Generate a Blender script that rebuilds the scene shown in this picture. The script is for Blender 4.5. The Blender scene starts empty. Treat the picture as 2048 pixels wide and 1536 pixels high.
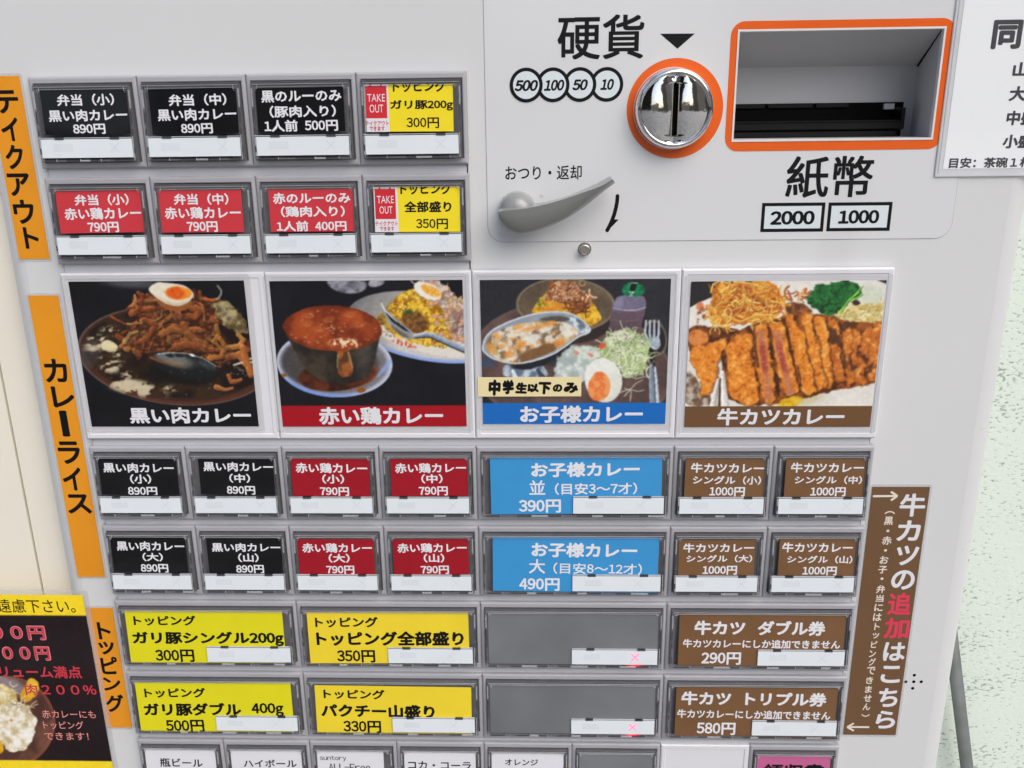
import bpy, bmesh, math, random
import numpy as np
from mathutils import Vector, Matrix

# ------------------------------------------------------------------ camera
CAM_F = 1750.0                       # focal length in photo pixels (2048 wide)
CAM_ROT = (0.29866711, 0.03305973, -0.01289541)
CAM_LOC = np.array([0.03365817, -0.43045628, 0.16275394])


def _rot(a, b, c):
    X = np.array([[1, 0, 0], [0, math.cos(a), -math.sin(a)], [0, math.sin(a), math.cos(a)]])
    Y = np.array([[math.cos(b), 0, math.sin(b)], [0, 1, 0], [-math.sin(b), 0, math.cos(b)]])
    Z = np.array([[math.cos(c), -math.sin(c), 0], [math.sin(c), math.cos(c), 0], [0, 0, 1]])
    return Z @ X @ Y @ np.array([[1, 0, 0], [0, 0, -1], [0, 1, 0]], float)


M = _rot(*CAM_ROT)
scene = bpy.context.scene
COL = scene.collection
cam_data = bpy.data.cameras.new('camera')
cam = bpy.data.objects.new('camera', cam_data)
COL.objects.link(cam)
cam_data.sensor_width = 36.0
cam_data.lens = CAM_F / 2048 * 36.0
cam_data.clip_start = 0.01
cam_data.clip_end = 200.0
cam.matrix_world = Matrix((
    (M[0][0], -M[1][0], -M[2][0], CAM_LOC[0]),
    (M[0][1], -M[1][1], -M[2][1], CAM_LOC[1]),
    (M[0][2], -M[1][2], -M[2][2], CAM_LOC[2]),
    (0, 0, 0, 1)))
scene.camera = cam

# ------------------------------------------------------------------ world and sun
SUN_EL, SUN_AZ = math.radians(46), math.radians(36)   # azimuth from the panel's outward normal, + towards +X
world = bpy.data.worlds.new('World')
scene.world = world
world.use_nodes = True
wn = world.node_tree.nodes
wl = world.node_tree.links
bgn = wn['Background']
sky = wn.new('ShaderNodeTexSky')
sky.sky_type = 'NISHITA'
sky.sun_disc = False
sky.sun_elevation = SUN_EL
sky.sun_rotation = math.pi - SUN_AZ
sky.air_density = 1.0
sky.dust_density = 3.0
# overcast: soft cloud patches, and a dark uneven skyline just above the horizon
wtc = wn.new('ShaderNodeTexCoord')
wno = wn.new('ShaderNodeTexNoise')
wno.inputs['Scale'].default_value = 2.2
wno.inputs['Detail'].default_value = 6
wl.new(wtc.outputs['Generated'], wno.inputs['Vector'])
wcr = wn.new('ShaderNodeValToRGB')
wcr.color_ramp.elements[0].position, wcr.color_ramp.elements[1].position = .35, .65
wcr.color_ramp.elements[0].color, wcr.color_ramp.elements[1].color = (.62, .62, .64, 1), (1.25, 1.25, 1.25, 1)
wl.new(wno.outputs['Fac'], wcr.inputs['Fac'])
wm1 = wn.new('ShaderNodeMixRGB')
wm1.blend_type = 'MULTIPLY'
wm1.inputs['Fac'].default_value = 1
wl.new(sky.outputs[0], wm1.inputs[1])
wl.new(wcr.outputs[0], wm1.inputs[2])
wsx = wn.new('ShaderNodeSeparateXYZ')
wl.new(wtc.outputs['Generated'], wsx.inputs[0])
wmp = wn.new('ShaderNodeMapping')
wmp.inputs['Scale'].default_value = (1, 1, .15)
wl.new(wtc.outputs['Generated'], wmp.inputs['Vector'])
wvo = wn.new('ShaderNodeTexVoronoi')
wvo.inputs['Scale'].default_value = 6
wl.new(wmp.outputs['Vector'], wvo.inputs['Vector'])
wth = wn.new('ShaderNodeMath')
wth.operation = 'MULTIPLY_ADD'
wth.inputs[1].default_value = .62
wth.inputs[2].default_value = .02
wsc = wn.new('ShaderNodeSeparateColor')
wl.new(wvo.outputs['Color'], wsc.inputs[0])
wl.new(wsc.outputs[0], wth.inputs[0])
wlt = wn.new('ShaderNodeMath')
wlt.operation = 'LESS_THAN'
wl.new(wsx.outputs['Z'], wlt.inputs[0])
wl.new(wth.outputs[0], wlt.inputs[1])
wm2 = wn.new('ShaderNodeMixRGB')
wl.new(wlt.outputs[0], wm2.inputs['Fac'])
wl.new(wm1.outputs[0], wm2.inputs[1])
wmc = wn.new('ShaderNodeMixRGB')
wmc.blend_type = 'MULTIPLY'
wmc.inputs['Fac'].default_value = 1
wmc.inputs[1].default_value = (.8, .74, .7, 1)
wl.new(wsc.outputs[1], wmc.inputs[2])
wl.new(wmc.outputs[0], wm2.inputs[2])
wl.new(wm2.outputs[0], bgn.inputs[0])
bgn.inputs[1].default_value = 0.15
sun_data = bpy.data.lights.new('sun', 'SUN')
sun_data.energy = 1.3
sun_data.angle = math.radians(60)
sun_data.color = (1.0, 0.98, 0.94)
sun = bpy.data.objects.new('sun', sun_data)
COL.objects.link(sun)
sd = Vector((math.sin(SUN_AZ) * math.cos(SUN_EL), -math.cos(SUN_AZ) * math.cos(SUN_EL), math.sin(SUN_EL)))
sun.rotation_euler = sd.to_track_quat('Z', 'Y').to_euler()
sun.location = sd * 3
scene.view_settings.view_transform = 'Standard'
scene.view_settings.look = 'None'
scene.view_settings.gamma = 1.0
scene.view_settings.use_curve_mapping = False
scene.view_settings.exposure = 0.36
scene.cycles.max_bounces = 8
scene.cycles.transparent_max_bounces = 12
scene.cycles.use_denoising = True

# ------------------------------------------------------------------ photo pixel <-> point on the machine's front
ZOOM = {'A': (0, 100, .25391), 'B': (460, 100, .25391), 'C': (940, 0, .27344), 'D': (1420, 0, .30664), 'E': (960, 300, .25391),
        'P1': (0, 480, .25391), 'P2': (500, 530, .22783), 'P3': (930, 530, .22783), 'P4': (1340, 530, .22783),
        'K': (100, 860, .24414), 'L': (560, 860, .2214), 'N': (940, 860, .2214), 'Q': (1320, 880, .27344),
        'S': (0, 1150, .25128), 'U': (220, 1200, .2187), 'V': (580, 1200, .2187), 'W': (940, 1200, .2187),
        'X': (1300, 1200, .2187), 'Y': (1640, 960, .375), 'R': (1860, 0, .23441), 'G': (1240, 100, .14323),
        'F': (130, 550, .20996), '': (0, 0, 1.0)}


def px(z, x, y):
    o = ZOOM[z]
    return o[0] + o[2] * x, o[1] + o[2] * y


def at(z, x, y, Y=0.0):
    """the point (X, Z) of the plane at depth Y that a measured photo point shows"""
    x, y = px(z, x, y)
    d = M.T @ np.array([(x - 1024) / CAM_F, (y - 768) / CAM_F, 1.0])
    t = (Y - CAM_LOC[1]) / d[1]
    q = CAM_LOC + t * d
    return q[0], q[2]


def att(z, x, y, pl):
    """the same on a tilted plane Y = Y0 + k (Z - Zref)"""
    Y0, zr, k = pl
    x, y = px(z, x, y)
    d = M.T @ np.array([(x - 1024) / CAM_F, (y - 768) / CAM_F, 1.0])
    t = (Y0 + k * (CAM_LOC[2] - zr) - CAM_LOC[1]) / (d[1] - k * d[2])
    q = CAM_LOC + t * d
    return q[0], q[2]


def bxt(z, b, pl):
    x0, y0, x1, y1 = b
    xm, ym = (x0 + x1) / 2, (y0 + y1) / 2
    return att(z, x0, ym, pl)[0], att(z, x1, ym, pl)[0], att(z, xm, y1, pl)[1], att(z, xm, y0, pl)[1]


def bx(z, b, Y=0.0):
    """measured box -> (X0, X1, Z0, Z1)"""
    x0, y0, x1, y1 = b
    xm, ym = (x0 + x1) / 2, (y0 + y1) / 2
    return at(z, x0, ym, Y)[0], at(z, x1, ym, Y)[0], at(z, xm, y1, Y)[1], at(z, xm, y0, Y)[1]


def project(P):
    q = (P - CAM_LOC) @ M.T
    return 1024 + CAM_F * q[:, 0] / q[:, 2], 768 + CAM_F * q[:, 1] / q[:, 2]


# ------------------------------------------------------------------ materials
def lin(c):
    return tuple(((v / 255) / 12.92 if v / 255 <= .04045 else ((v / 255 + .055) / 1.055) ** 2.4) for v in c)


KD = 1.0
MATS = {}


def mat(name, rgb, rough=.5, metal=0., coat=0., spec=.5, alpha=1., emit=None, estr=0., var=.04, vscale=60., bump=0., bscale=900., trans=0., crough=.05):
    """procedural principled material; rgb is the surface's own colour as 0-255 sRGB"""
    if name in MATS:
        return MATS[name]
    m = bpy.data.materials.new(name)
    m.use_nodes = True
    nt = m.node_tree
    p = nt.nodes['Principled BSDF']
    base = [min(.95, v * KD) for v in lin(rgb)]
    tc = nt.nodes.new('ShaderNodeTexCoord')
    if var > 0:
        n = nt.nodes.new('ShaderNodeTexNoise')
        n.inputs['Scale'].default_value = vscale
        n.inputs['Detail'].default_value = 4
        nt.links.new(tc.outputs['Object'], n.inputs['Vector'])
        r = nt.nodes.new('ShaderNodeValToRGB')
        r.color_ramp.elements[0].position, r.color_ramp.elements[1].position = .3, .7
        r.color_ramp.elements[0].color = [v * (1 - var) for v in base] + [1]
        r.color_ramp.elements[1].color = [min(1, v * (1 + var)) for v in base] + [1]
        nt.links.new(n.outputs['Fac'], r.inputs['Fac'])
        nt.links.new(r.outputs['Color'], p.inputs['Base Color'])
        mr = nt.nodes.new('ShaderNodeMapRange')
        mr.inputs['To Min'].default_value = max(0., rough - .05)
        mr.inputs['To Max'].default_value = min(1., rough + .05)
        nt.links.new(n.outputs['Fac'], mr.inputs['Value'])
        nt.links.new(mr.outputs['Result'], p.inputs['Roughness'])
    else:
        p.inputs['Base Color'].default_value = base + [1]
        p.inputs['Roughness'].default_value = rough
    p.inputs['Metallic'].default_value = metal
    p.inputs['Coat Weight'].default_value = coat
    p.inputs['Coat Roughness'].default_value = crough
    p.inputs['Specular IOR Level'].default_value = spec
    p.inputs['Alpha'].default_value = alpha
    p.inputs['Transmission Weight'].default_value = trans
    if emit:
        p.inputs['Emission Color'].default_value = list(lin(emit)) + [1]
        p.inputs['Emission Strength'].default_value = estr
    if bump > 0:
        n2 = nt.nodes.new('ShaderNodeTexNoise')
        n2.inputs['Scale'].default_value = bscale
        n2.inputs['Detail'].default_value = 3
        nt.links.new(tc.outputs['Object'], n2.inputs['Vector'])
        b = nt.nodes.new('ShaderNodeBump')
        b.inputs['Strength'].default_value = bump
        b.inputs['Distance'].default_value = .0004
        nt.links.new(n2.outputs['Fac'], b.inputs['Height'])
        nt.links.new(b.outputs['Normal'], p.inputs['Normal'])
        if coat:
            nt.links.new(b.outputs['Normal'], p.inputs['Coat Normal'])
    MATS[name] = m
    return m


# ------------------------------------------------------------------ mesh building
class MB:
    def __init__(s):
        s.v, s.f, s.m, s.mats, s.sm = [], [], [], [], []

    def mi(s, m):
        if m not in s.mats:
            s.mats.append(m)
        return s.mats.index(m)

    def add(s, vs, fs, m, smooth=False):
        o = len(s.v)
        k = s.mi(m)
        s.v += [tuple(map(float, v)) for v in vs]
        s.f += [tuple(int(i) + o for i in f) for f in fs]
        s.m += [k] * len(fs)
        s.sm += [smooth] * len(fs)

    def box(s, x0, x1, y0, y1, z0, z1, m):
        s.add([(x0, y0, z0), (x1, y0, z0), (x1, y1, z0), (x0, y1, z0), (x0, y0, z1), (x1, y0, z1), (x1, y1, z1), (x0, y1, z1)],
              [(0, 1, 5, 4), (1, 2, 6, 5), (2, 3, 7, 6), (3, 0, 4, 7), (4, 5, 6, 7), (3, 2, 1, 0)], m)

    def loops(s, loops, m, smooth=False, cap0=False, cap1=False, closed=True):
        """skin a list of point loops of equal length; loops run counter-clockwise seen from the front (-Y)"""
        n = len(loops[0])
        vs = [p for l in loops for p in l]
        fs = []
        for k in range(len(loops) - 1):
            for i in range(n if closed else n - 1):
                j = (i + 1) % n
                fs.append((k * n + i, k * n + j, (k + 1) * n + j, (k + 1) * n + i))
        if cap0:
            fs.append(tuple(range(n - 1, -1, -1)))
        if cap1:
            o = (len(loops) - 1) * n
            fs.append(tuple(o + i for i in range(n)))
        s.add(vs, fs, m, smooth)

    def rects(s, rl, m, cap1=False, cap0=False):
        """rl: (x0,x1,z0,z1,y) rectangles skinned one to the next"""
        s.loops([[(a, y, c), (b, y, c), (b, y, d), (a, y, d)] for a, b, c, d, y in rl], m, cap1=cap1, cap0=cap0)

    def prism(s, outline, y_front, y_back, m, smooth_side=False):
        """outline of (X, Z), counter-clockwise seen from the front, with thickness"""
        n = len(outline)
        vs = [(x, y_front, z) for x, z in outline] + [(x, y_back, z) for x, z in outline]
        s.add(vs, [tuple(range(n))], m)
        s.add(vs, [(i, n + i, n + (i + 1) % n, (i + 1) % n) for i in range(n)], m, smooth_side)

    def slab(s, x0, x1, z0, z1, yf, yb, m, r=0.0):
        s.prism(rrect(x0, x1, z0, z1, r), yf, yb, m)

    def quad(s, pts, yf, yb, m):
        s.prism(pts, yf, yb, m)

    def ring(s, outer, inner, yf, yb, m):
        n = len(outer)
        vs = [(x, yf, z) for x, z in outer] + [(x, yf, z) for x, z in inner] + [(x, yb, z) for x, z in outer] + [(x, yb, z) for x, z in inner]
        fs = []
        for i in range(n):
            j = (i + 1) % n
            fs += [(i, j, n + j, n + i), (2 * n + i, 2 * n + j, j, i), (n + i, n + j, 3 * n + j, 3 * n + i)]
        s.add(vs, fs, m)

    def lathe(s, cx, cz, prof, m, n=64, smooth=True, cap=True, sx=1.0, sz=1.0):
        loops = []
        for r, y in prof:
            loops.append([(cx + r * sx * math.cos(2 * math.pi * i / n), y, cz + r * sz * math.sin(2 * math.pi * i / n)) for i in range(n)])
        s.loops(loops, m, smooth, cap1=cap)

    def text(s, body, box, y, m, bold=.012, shear=0., rot=0., clip=None, res=2, latin=False):
        """lettering as flat faces fitted to the box (X0,X1,Z0,Z1) at depth y; bold lays thin copies a few microns apart"""
        V, F = line_of(body, res, latin)
        V = V.copy()
        if rot:
            c, sn = math.cos(rot), math.sin(rot)
            V = V @ np.array([[c, sn], [-sn, c]])
        if shear:
            V[:, 0] += shear * V[:, 1]
        lo, hi = V.min(0) - bold, V.max(0) + bold
        x0, x1, z0, z1 = box
        sc = np.array([(x1 - x0) / (hi[0] - lo[0]), (z1 - z0) / (hi[1] - lo[1])])
        k = .72 * bold
        sh = [(0, 0)] if bold < .004 else [(-k, -k), (k, -k), (k, k), (-k, k)] if bold < .02 else [(bold, 0), (-bold, 0), (0, bold), (0, -bold), (-k, -k), (k, -k), (k, k), (-k, k), (0, 0)]
        for q, (ox, oy) in enumerate(sh):
            W = (V + np.array((ox, oy)) - lo) * sc
            P = [(x0 + u, y - q * 4e-6, z0 + w) for u, w in W]
            G = F
            if clip and (P and (min(p[0] for p in P) < clip[0] or max(p[0] for p in P) > clip[1] or min(p[2] for p in P) < clip[2] or max(p[2] for p in P) > clip[3])):
                P, G = clipped(P, F, clip, y - q * 4e-6)
            s.add(P, G, m)

    def build(s, name, parent=None, loc=None):
        me = bpy.data.meshes.new(name)
        off = np.array(loc if loc is not None else (0, 0, 0), float)
        me.from_pydata([tuple(np.array(v) - off) for v in s.v], [], s.f)
        for m in s.mats:
            me.materials.append(m)
        me.polygons.foreach_set('material_index', s.m)
        me.polygons.foreach_set('use_smooth', s.sm)
        me.update()
        o = bpy.data.objects.new(name, me)
        COL.objects.link(o)
        if loc is not None:
            o.location = loc
        if parent is not None:
            o.parent = parent
            o.matrix_parent_inverse = parent_world(parent).inverted()
        return o


def parent_world(o):
    mw = Matrix.Translation(o.location)
    p = o.parent
    if p is not None:
        return parent_world(p) @ o.matrix_parent_inverse @ mw
    return mw


def rrect(x0, x1, z0, z1, r=0., n=6):
    if r <= 0:
        return [(x0, z0), (x1, z0), (x1, z1), (x0, z1)]
    out = []
    for cx, cz, a in ((x1 - r, z0 + r, -90), (x1 - r, z1 - r, 0), (x0 + r, z1 - r, 90), (x0 + r, z0 + r, 180)):
        for k in range(n + 1):
            t = math.radians(a + 90 * k / n)
            out.append((cx + r * math.cos(t), cz + r * math.sin(t)))
    return out


_G = {}


def glyph(ch, res):
    key = (ch, res)
    if key in _G:
        return _G[key]
    cu = bpy.data.curves.new('lettering', 'FONT')
    cu.body = ch
    cu.size = 1
    cu.resolution_u = res
    cu.fill_mode = 'FRONT'
    o = bpy.data.objects.new('lettering', cu)
    COL.objects.link(o)
    dg = bpy.context.evaluated_depsgraph_get()
    me = bpy.data.meshes.new_from_object(o.evaluated_get(dg))
    V = np.array([(v.co.x, v.co.y) for v in me.vertices]).reshape(-1, 2)
    F = []
    for p in me.polygons:
        vs = list(p.vertices)
        a = 0.
        for i in range(len(vs)):
            q, w = V[vs[i]], V[vs[(i + 1) % len(vs)]]
            a += q[0] * w[1] - q[1] * w[0]
        F.append(vs if a > 0 else vs[::-1])
    bpy.data.objects.remove(o)
    bpy.data.curves.remove(cu)
    bpy.data.meshes.remove(me)
    _G[key] = (V, F)
    return _G[key]


def line_of(body, res, latin=False):
    """one line: full-width characters one em apart, half-width ones half an em, as ticket printers set them"""
    if latin:
        return glyph(body, res)
    VV, FF, x, n = [], [], 0., 0
    for ch in body:
        if ch == ' ':
            x += .5
            continue
        half = 33 <= ord(ch) <= 126
        V, F = glyph(chr(ord(ch) + 0xFEE0) if half else ch, res)
        V = V.copy()
        if half:
            lo, hi = V[:, 0].min(), V[:, 0].max()
            w = min(.44, hi - lo)
            V[:, 0] = x + .25 + (V[:, 0] - (lo + hi) / 2) * w / (hi - lo)
            if ch.isdigit():
                V[:, 1] = (V[:, 1] - V[:, 1].min()) * 1.0
            x += .5
        else:
            V[:, 0] += x
            x += 1.0
        VV.append(V)
        FF += [[i + n for i in f] for f in F]
        n += len(V)
    return np.concatenate(VV), FF


def clipped(P, F, clip, y):
    bm = bmesh.new()
    vs = [bm.verts.new(p) for p in P]
    for f in F:
        try:
            bm.faces.new([vs[i] for i in f])
        except ValueError:
            pass
    x0, x1, z0, z1 = clip
    for co, no in (((x0, y, 0), (-1, 0, 0)), ((x1, y, 0), (1, 0, 0)), ((0, y, z0), (0, 0, -1)), ((0, y, z1), (0, 0, 1))):
        bmesh.ops.bisect_plane(bm, geom=bm.verts[:] + bm.edges[:] + bm.faces[:], plane_co=co, plane_no=no, clear_outer=True)
    bm.verts.index_update()
    P2 = [tuple(v.co) for v in bm.verts]
    F2 = [[v.index for v in f.verts] for f in bm.faces]
    bm.free()
    return P2, F2


def empty(name, loc):
    o = bpy.data.objects.new(name, None)
    o.location = loc
    o.empty_display_size = .05
    COL.objects.link(o)
    return o


def tag(o, label=None, cat=None, group=None, kind=None):
    if label:
        o['label'] = label
    if cat:
        o['category'] = cat
    if group:
        o['group'] = group
    if kind:
        o['kind'] = kind
    return o


mm = .001
# ------------------------------------------------------------------ palette
white_paint = mat('white_painted_steel', (216, 217, 216), rough=.32, spec=.4, var=.012, vscale=7, bump=.02, bscale=500)
film = mat('instruction_film', (218, 219, 219), rough=.16, spec=.5, var=.01, vscale=9)
film_edge = mat('film_edge', (150, 150, 150), rough=.5)
grey_plastic = mat('grey_plastic', (171, 171, 175), rough=.42, var=.02, vscale=30, bump=.03, bscale=2500)
rail_plastic = mat('pale_grey_plastic', (199, 200, 204), rough=.38, var=.015, vscale=25)
white_plastic = mat('white_plastic', (226, 226, 228), rough=.35, var=.012, vscale=20)
pocket_grey = mat('pocket_grey', (118, 117, 120), rough=.5, spec=.12, var=.12, vscale=120)
smoke = mat('smoky_clear_plastic', (118, 118, 121), rough=.14, spec=.4, alpha=.42, var=.1, vscale=200)
clear = mat('clear_plastic', (225, 228, 230), rough=.06, alpha=.3, var=.02)
clear_bright = mat('clear_plastic_edge', (214, 217, 220), rough=.1, alpha=.8, var=.05)
tab_dark = mat('dark_clip', (70, 70, 73), rough=.3)
lcd_white = mat('indicator_white', (226, 233, 236), rough=.16, var=.01, emit=(214, 230, 240), estr=.0)
lcd_mark = mat('indicator_faint_grey', (219, 226, 229), rough=.16, var=.02)
lcd_cross = mat('indicator_faint_cross', (208, 216, 220), rough=.16, var=.02)
seam_dark = mat('dark_seam', (38, 38, 40), rough=.6)
blank_grey = mat('blank_insert_grey', (116, 119, 121), rough=.3, coat=.7, crough=.12, var=.22, vscale=14)
black_print = mat('black_print', (17, 17, 19), rough=.45, spec=.2, var=.05)
white_print = mat('white_print', (228, 228, 230), rough=.35, var=.02)
CARD = {
    'black': mat('card_black', (17, 17, 19), rough=.3, spec=.25, coat=.4, crough=.05, var=.2, bump=.35, bscale=32),
    'red': mat('card_red', (202, 60, 68), rough=.3, spec=.3, coat=.14, crough=.08, var=.03, bump=.05, bscale=60),
    'crimson': mat('card_crimson', (158, 22, 36), rough=.3, spec=.3, coat=.14, crough=.08, var=.04, bump=.05, bscale=60),
    'yellow': mat('card_yellow', (243, 220, 40), rough=.35, spec=.3, coat=.14, crough=.08, var=.02, bump=.05, bscale=60),
    'lemon': mat('card_lemon', (224, 216, 28), rough=.35, spec=.3, coat=.14, crough=.08, var=.02, bump=.05, bscale=60),
    'gold': mat('card_gold', (238, 212, 50), rough=.35, spec=.3, coat=.14, crough=.08, var=.025, bump=.05, bscale=60),
    'blue': mat('card_blue', (60, 148, 206), rough=.35, spec=.3, coat=.14, crough=.08, var=.025, bump=.05, bscale=60),
    'brown': mat('card_brown', (120, 86, 54), rough=.3, spec=.3, coat=.35, crough=.05, var=.07, bump=.35, bscale=32),
    'white': mat('card_white', (224, 224, 228), rough=.35, spec=.3, coat=.14, crough=.08, var=.015),
    'pink': mat('card_pink', (194, 100, 144), rough=.35, spec=.3, coat=.14, crough=.08, var=.03),
}
card_white_red = mat('card_red_print', (206, 40, 50), rough=.35, var=.03)
orange = mat('orange_print', (232, 98, 28), rough=.25, spec=.35, coat=.1, var=.015)
pale_blue = mat('pale_blue_print', (220, 229, 231), rough=.2, var=.01)
chrome = mat('polished_chrome', (226, 226, 224), rough=.055, metal=1., var=.03, vscale=90, bump=.5, bscale=70)
steel = mat('brushed_steel', (196, 190, 180), rough=.25, metal=1., var=.1, vscale=200)
void = mat('black_slot', (5, 5, 6), rough=.7, spec=.1)
black_plastic = mat('black_plastic', (14, 14, 15), rough=.4, spec=.25, var=.1, vscale=60)
lever_grey = mat('lever_grey_plastic', (138, 140, 137), rough=.3, coat=.6, crough=.07, var=.015, vscale=40)
inner_grey = mat('bill_recess_grey', (194, 194, 195), rough=.45, var=.02)
inner_rim = mat('bill_recess_rim', (226, 225, 222), rough=.35)
orange_paper = mat('orange_paper', (234, 152, 30), rough=.45, spec=.3, coat=.3, crough=.16, var=.05, vscale=18, bump=.25, bscale=22)
laminate = mat('laminate_margin', (212, 213, 214), rough=.1, coat=.6, alpha=.35, var=.02)
laminate_white = mat('laminated_white_paper', (243, 246, 246), rough=.12, coat=.7, crough=.03, var=.015, vscale=15, bump=.25, bscale=28)
laminate_clear = mat('clear_laminate', (232, 235, 236), rough=.07, coat=.8, crough=.03, alpha=.75, var=.03, bump=.2, bscale=60)

def scuffed(m, scale=70., thr=.76, dark=.55):
    """small dust specks and faint rubbed marks of the paint itself"""
    nt = m.node_tree
    p = nt.nodes['Principled BSDF']
    src = p.inputs['Base Color'].links[0].from_socket
    tc = nt.nodes.new('ShaderNodeTexCoord')
    mask = None
    for sc, t, st in ((scale, thr, (1, 1, 1)), (scale * 4.5, thr + .01, (1, 1, .35)), (9., .70, (1, 1, .3))):
        mp = nt.nodes.new('ShaderNodeMapping')
        mp.inputs['Scale'].default_value = st
        nt.links.new(tc.outputs['Object'], mp.inputs['Vector'])
        n = nt.nodes.new('ShaderNodeTexNoise')
        n.inputs['Scale'].default_value = sc
        n.inputs['Detail'].default_value = 3
        nt.links.new(mp.outputs['Vector'], n.inputs['Vector'])
        r = nt.nodes.new('ShaderNodeMapRange')
        r.inputs['From Min'].default_value = t
        r.inputs['From Max'].default_value = t + .05
        r.inputs['To Max'].default_value = dark if sc > 20 else .06
        nt.links.new(n.outputs['Fac'], r.inputs['Value'])
        if mask is None:
            mask = r.outputs['Result']
        else:
            ad = nt.nodes.new('ShaderNodeMath')
            ad.operation = 'MAXIMUM'
            nt.links.new(mask, ad.inputs[0])
            nt.links.new(r.outputs['Result'], ad.inputs[1])
            mask = ad.outputs[0]
    mx = nt.nodes.new('ShaderNodeMixRGB')
    mx.inputs[2].default_value = (.16, .15, .14, 1)
    nt.links.new(mask, mx.inputs['Fac'])
    nt.links.new(src, mx.inputs[1])
    nt.links.new(mx.outputs[0], p.inputs['Base Color'])


for m_ in (white_paint, film, grey_plastic, white_plastic, rail_plastic):
    scuffed(m_)

# ------------------------------------------------------------------ setting
PANEL, RAIL = .004, .0025
ZR = {'r1t': 182.5, 'r1b': 140.41, 'r2t': 135.99, 'r2b': 93.63, 'r3t': 89.03, 'r3b': 0.0, 'r4t': -4.23, 'r4b': -47.12, 'r5t': -50.93,
      'r5b': -93.48, 'r6t': -97.61, 'r6b': -140.7, 'r7t': -144.43, 'r7b': -188.21, 'r8t': -191.49, 'r8b': -235.0}
ZR = {k: v * mm for k, v in ZR.items()}
CW = .052


def CX(c):
    return (c - 4) * CW


GROUND_Z = -1.15
pave = bpy.data.materials.new('pavement_slabs')
pave.use_nodes = True
nt = pave.node_tree
br = nt.nodes.new('ShaderNodeTexBrick')
br.inputs['Color1'].default_value = (.34, .33, .31, 1)
br.inputs['Color2'].default_value = (.10, .10, .098, 1)
br.inputs['Mortar'].default_value = (.02, .02, .02, 1)
br.inputs['Scale'].default_value = 1.1
tcp = nt.nodes.new('ShaderNodeTexCoord')
nt.links.new(tcp.outputs['Object'], br.inputs['Vector'])
nt.links.new(br.outputs['Color'], nt.nodes['Principled BSDF'].inputs['Base Color'])
nt.nodes['Principled BSDF'].inputs['Roughness'].default_value = .6
b = MB()
b.add([(-40, -60, GROUND_Z), (40, -60, GROUND_Z), (40, 6, GROUND_Z), (-40, 6, GROUND_Z)], [(0, 1, 2, 3)], pave)
tag(b.build('ground'), kind='structure')

# pitted pale green wall behind the machine
WALL_Y = .34
wall_m = bpy.data.materials.new('pitted_pale_green_wall')
wall_m.use_nodes = True
nt = wall_m.node_tree
p = nt.nodes['Principled BSDF']
p.inputs['Roughness'].default_value = .75
tc = nt.nodes.new('ShaderNodeTexCoord')
mp = nt.nodes.new('ShaderNodeMapping')
mp.inputs['Rotation'].default_value = (0, math.radians(-20), 0)
mp.inputs['Scale'].default_value = (.55, 1, 1)
nt.links.new(tc.outputs['Object'], mp.inputs['Vector'])
n1 = nt.nodes.new('ShaderNodeTexNoise')
n1.inputs['Scale'].default_value = 350
n1.inputs['Detail'].default_value = 2.5
n1.inputs['Roughness'].default_value = .55
nt.links.new(mp.outputs['Vector'], n1.inputs['Vector'])
n2 = nt.nodes.new('ShaderNodeTexNoise')
n2.inputs['Scale'].default_value = 26
n2.inputs['Detail'].default_value = 2
nt.links.new(mp.outputs['Vector'], n2.inputs['Vector'])
ad = nt.nodes.new('ShaderNodeMath')
ad.operation = 'MULTIPLY_ADD'
ad.inputs[1].default_value = .35
nt.links.new(n2.outputs['Fac'], ad.inputs[0])
nt.links.new(n1.outputs['Fac'], ad.inputs[2])
cr = nt.nodes.new('ShaderNodeValToRGB')
cr.color_ramp.elements[0].position = .75
cr.color_ramp.elements[0].color = list(lin((224, 235, 224))) + [1]
cr.color_ramp.elements[1].position = .86
cr.color_ramp.elements[1].color = list(lin((158, 171, 161))) + [1]
nt.links.new(ad.outputs[0], cr.inputs['Fac'])
nt.links.new(cr.outputs['Color'], p.inputs['Base Color'])
bp = nt.nodes.new('ShaderNodeBump')
bp.invert = True
bp.inputs['Strength'].default_value = .22
bp.inputs['Distance'].default_value = .002
nt.links.new(cr.outputs['Alpha'], bp.inputs['Height'])
nt.links.new(ad.outputs[0], bp.inputs['Height'])
nt.links.new(bp.outputs['Normal'], p.inputs['Normal'])
b = MB()
b.box(-1.6, 2.2, WALL_Y, WALL_Y + .15, GROUND_Z, 1.4, wall_m)
tag(b.build('wall', loc=(0.3, WALL_Y, GROUND_Z)), 'pale green stone textured wall with small dark pits behind the ticket machine', 'wall')

# cream board beside the machine, with a straight joint
cream = mat('cream_board', (240, 234, 217), rough=.45, var=.015, vscale=12, bump=.04, bscale=200)
CY = .018
jx = [at('', 0, 735, CY), at('', 85, 1180, CY)]
JX = (jx[0][0] + jx[1][0]) / 2
b = MB()
b.box(-.95, JX - .0007, CY, CY + .02, GROUND_Z, 1.0, cream)
b.box(JX + .0007, -.16, CY, CY + .02, GROUND_Z, 1.0, cream)
b.box(-.95, -.16, CY + .021, CY + .03, GROUND_Z, 1.0, seam_dark)
tag(b.build('partition_board', loc=(-.5, CY, GROUND_Z)), 'cream board with a straight vertical joint, beside the white ticket machine', 'partition')

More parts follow.
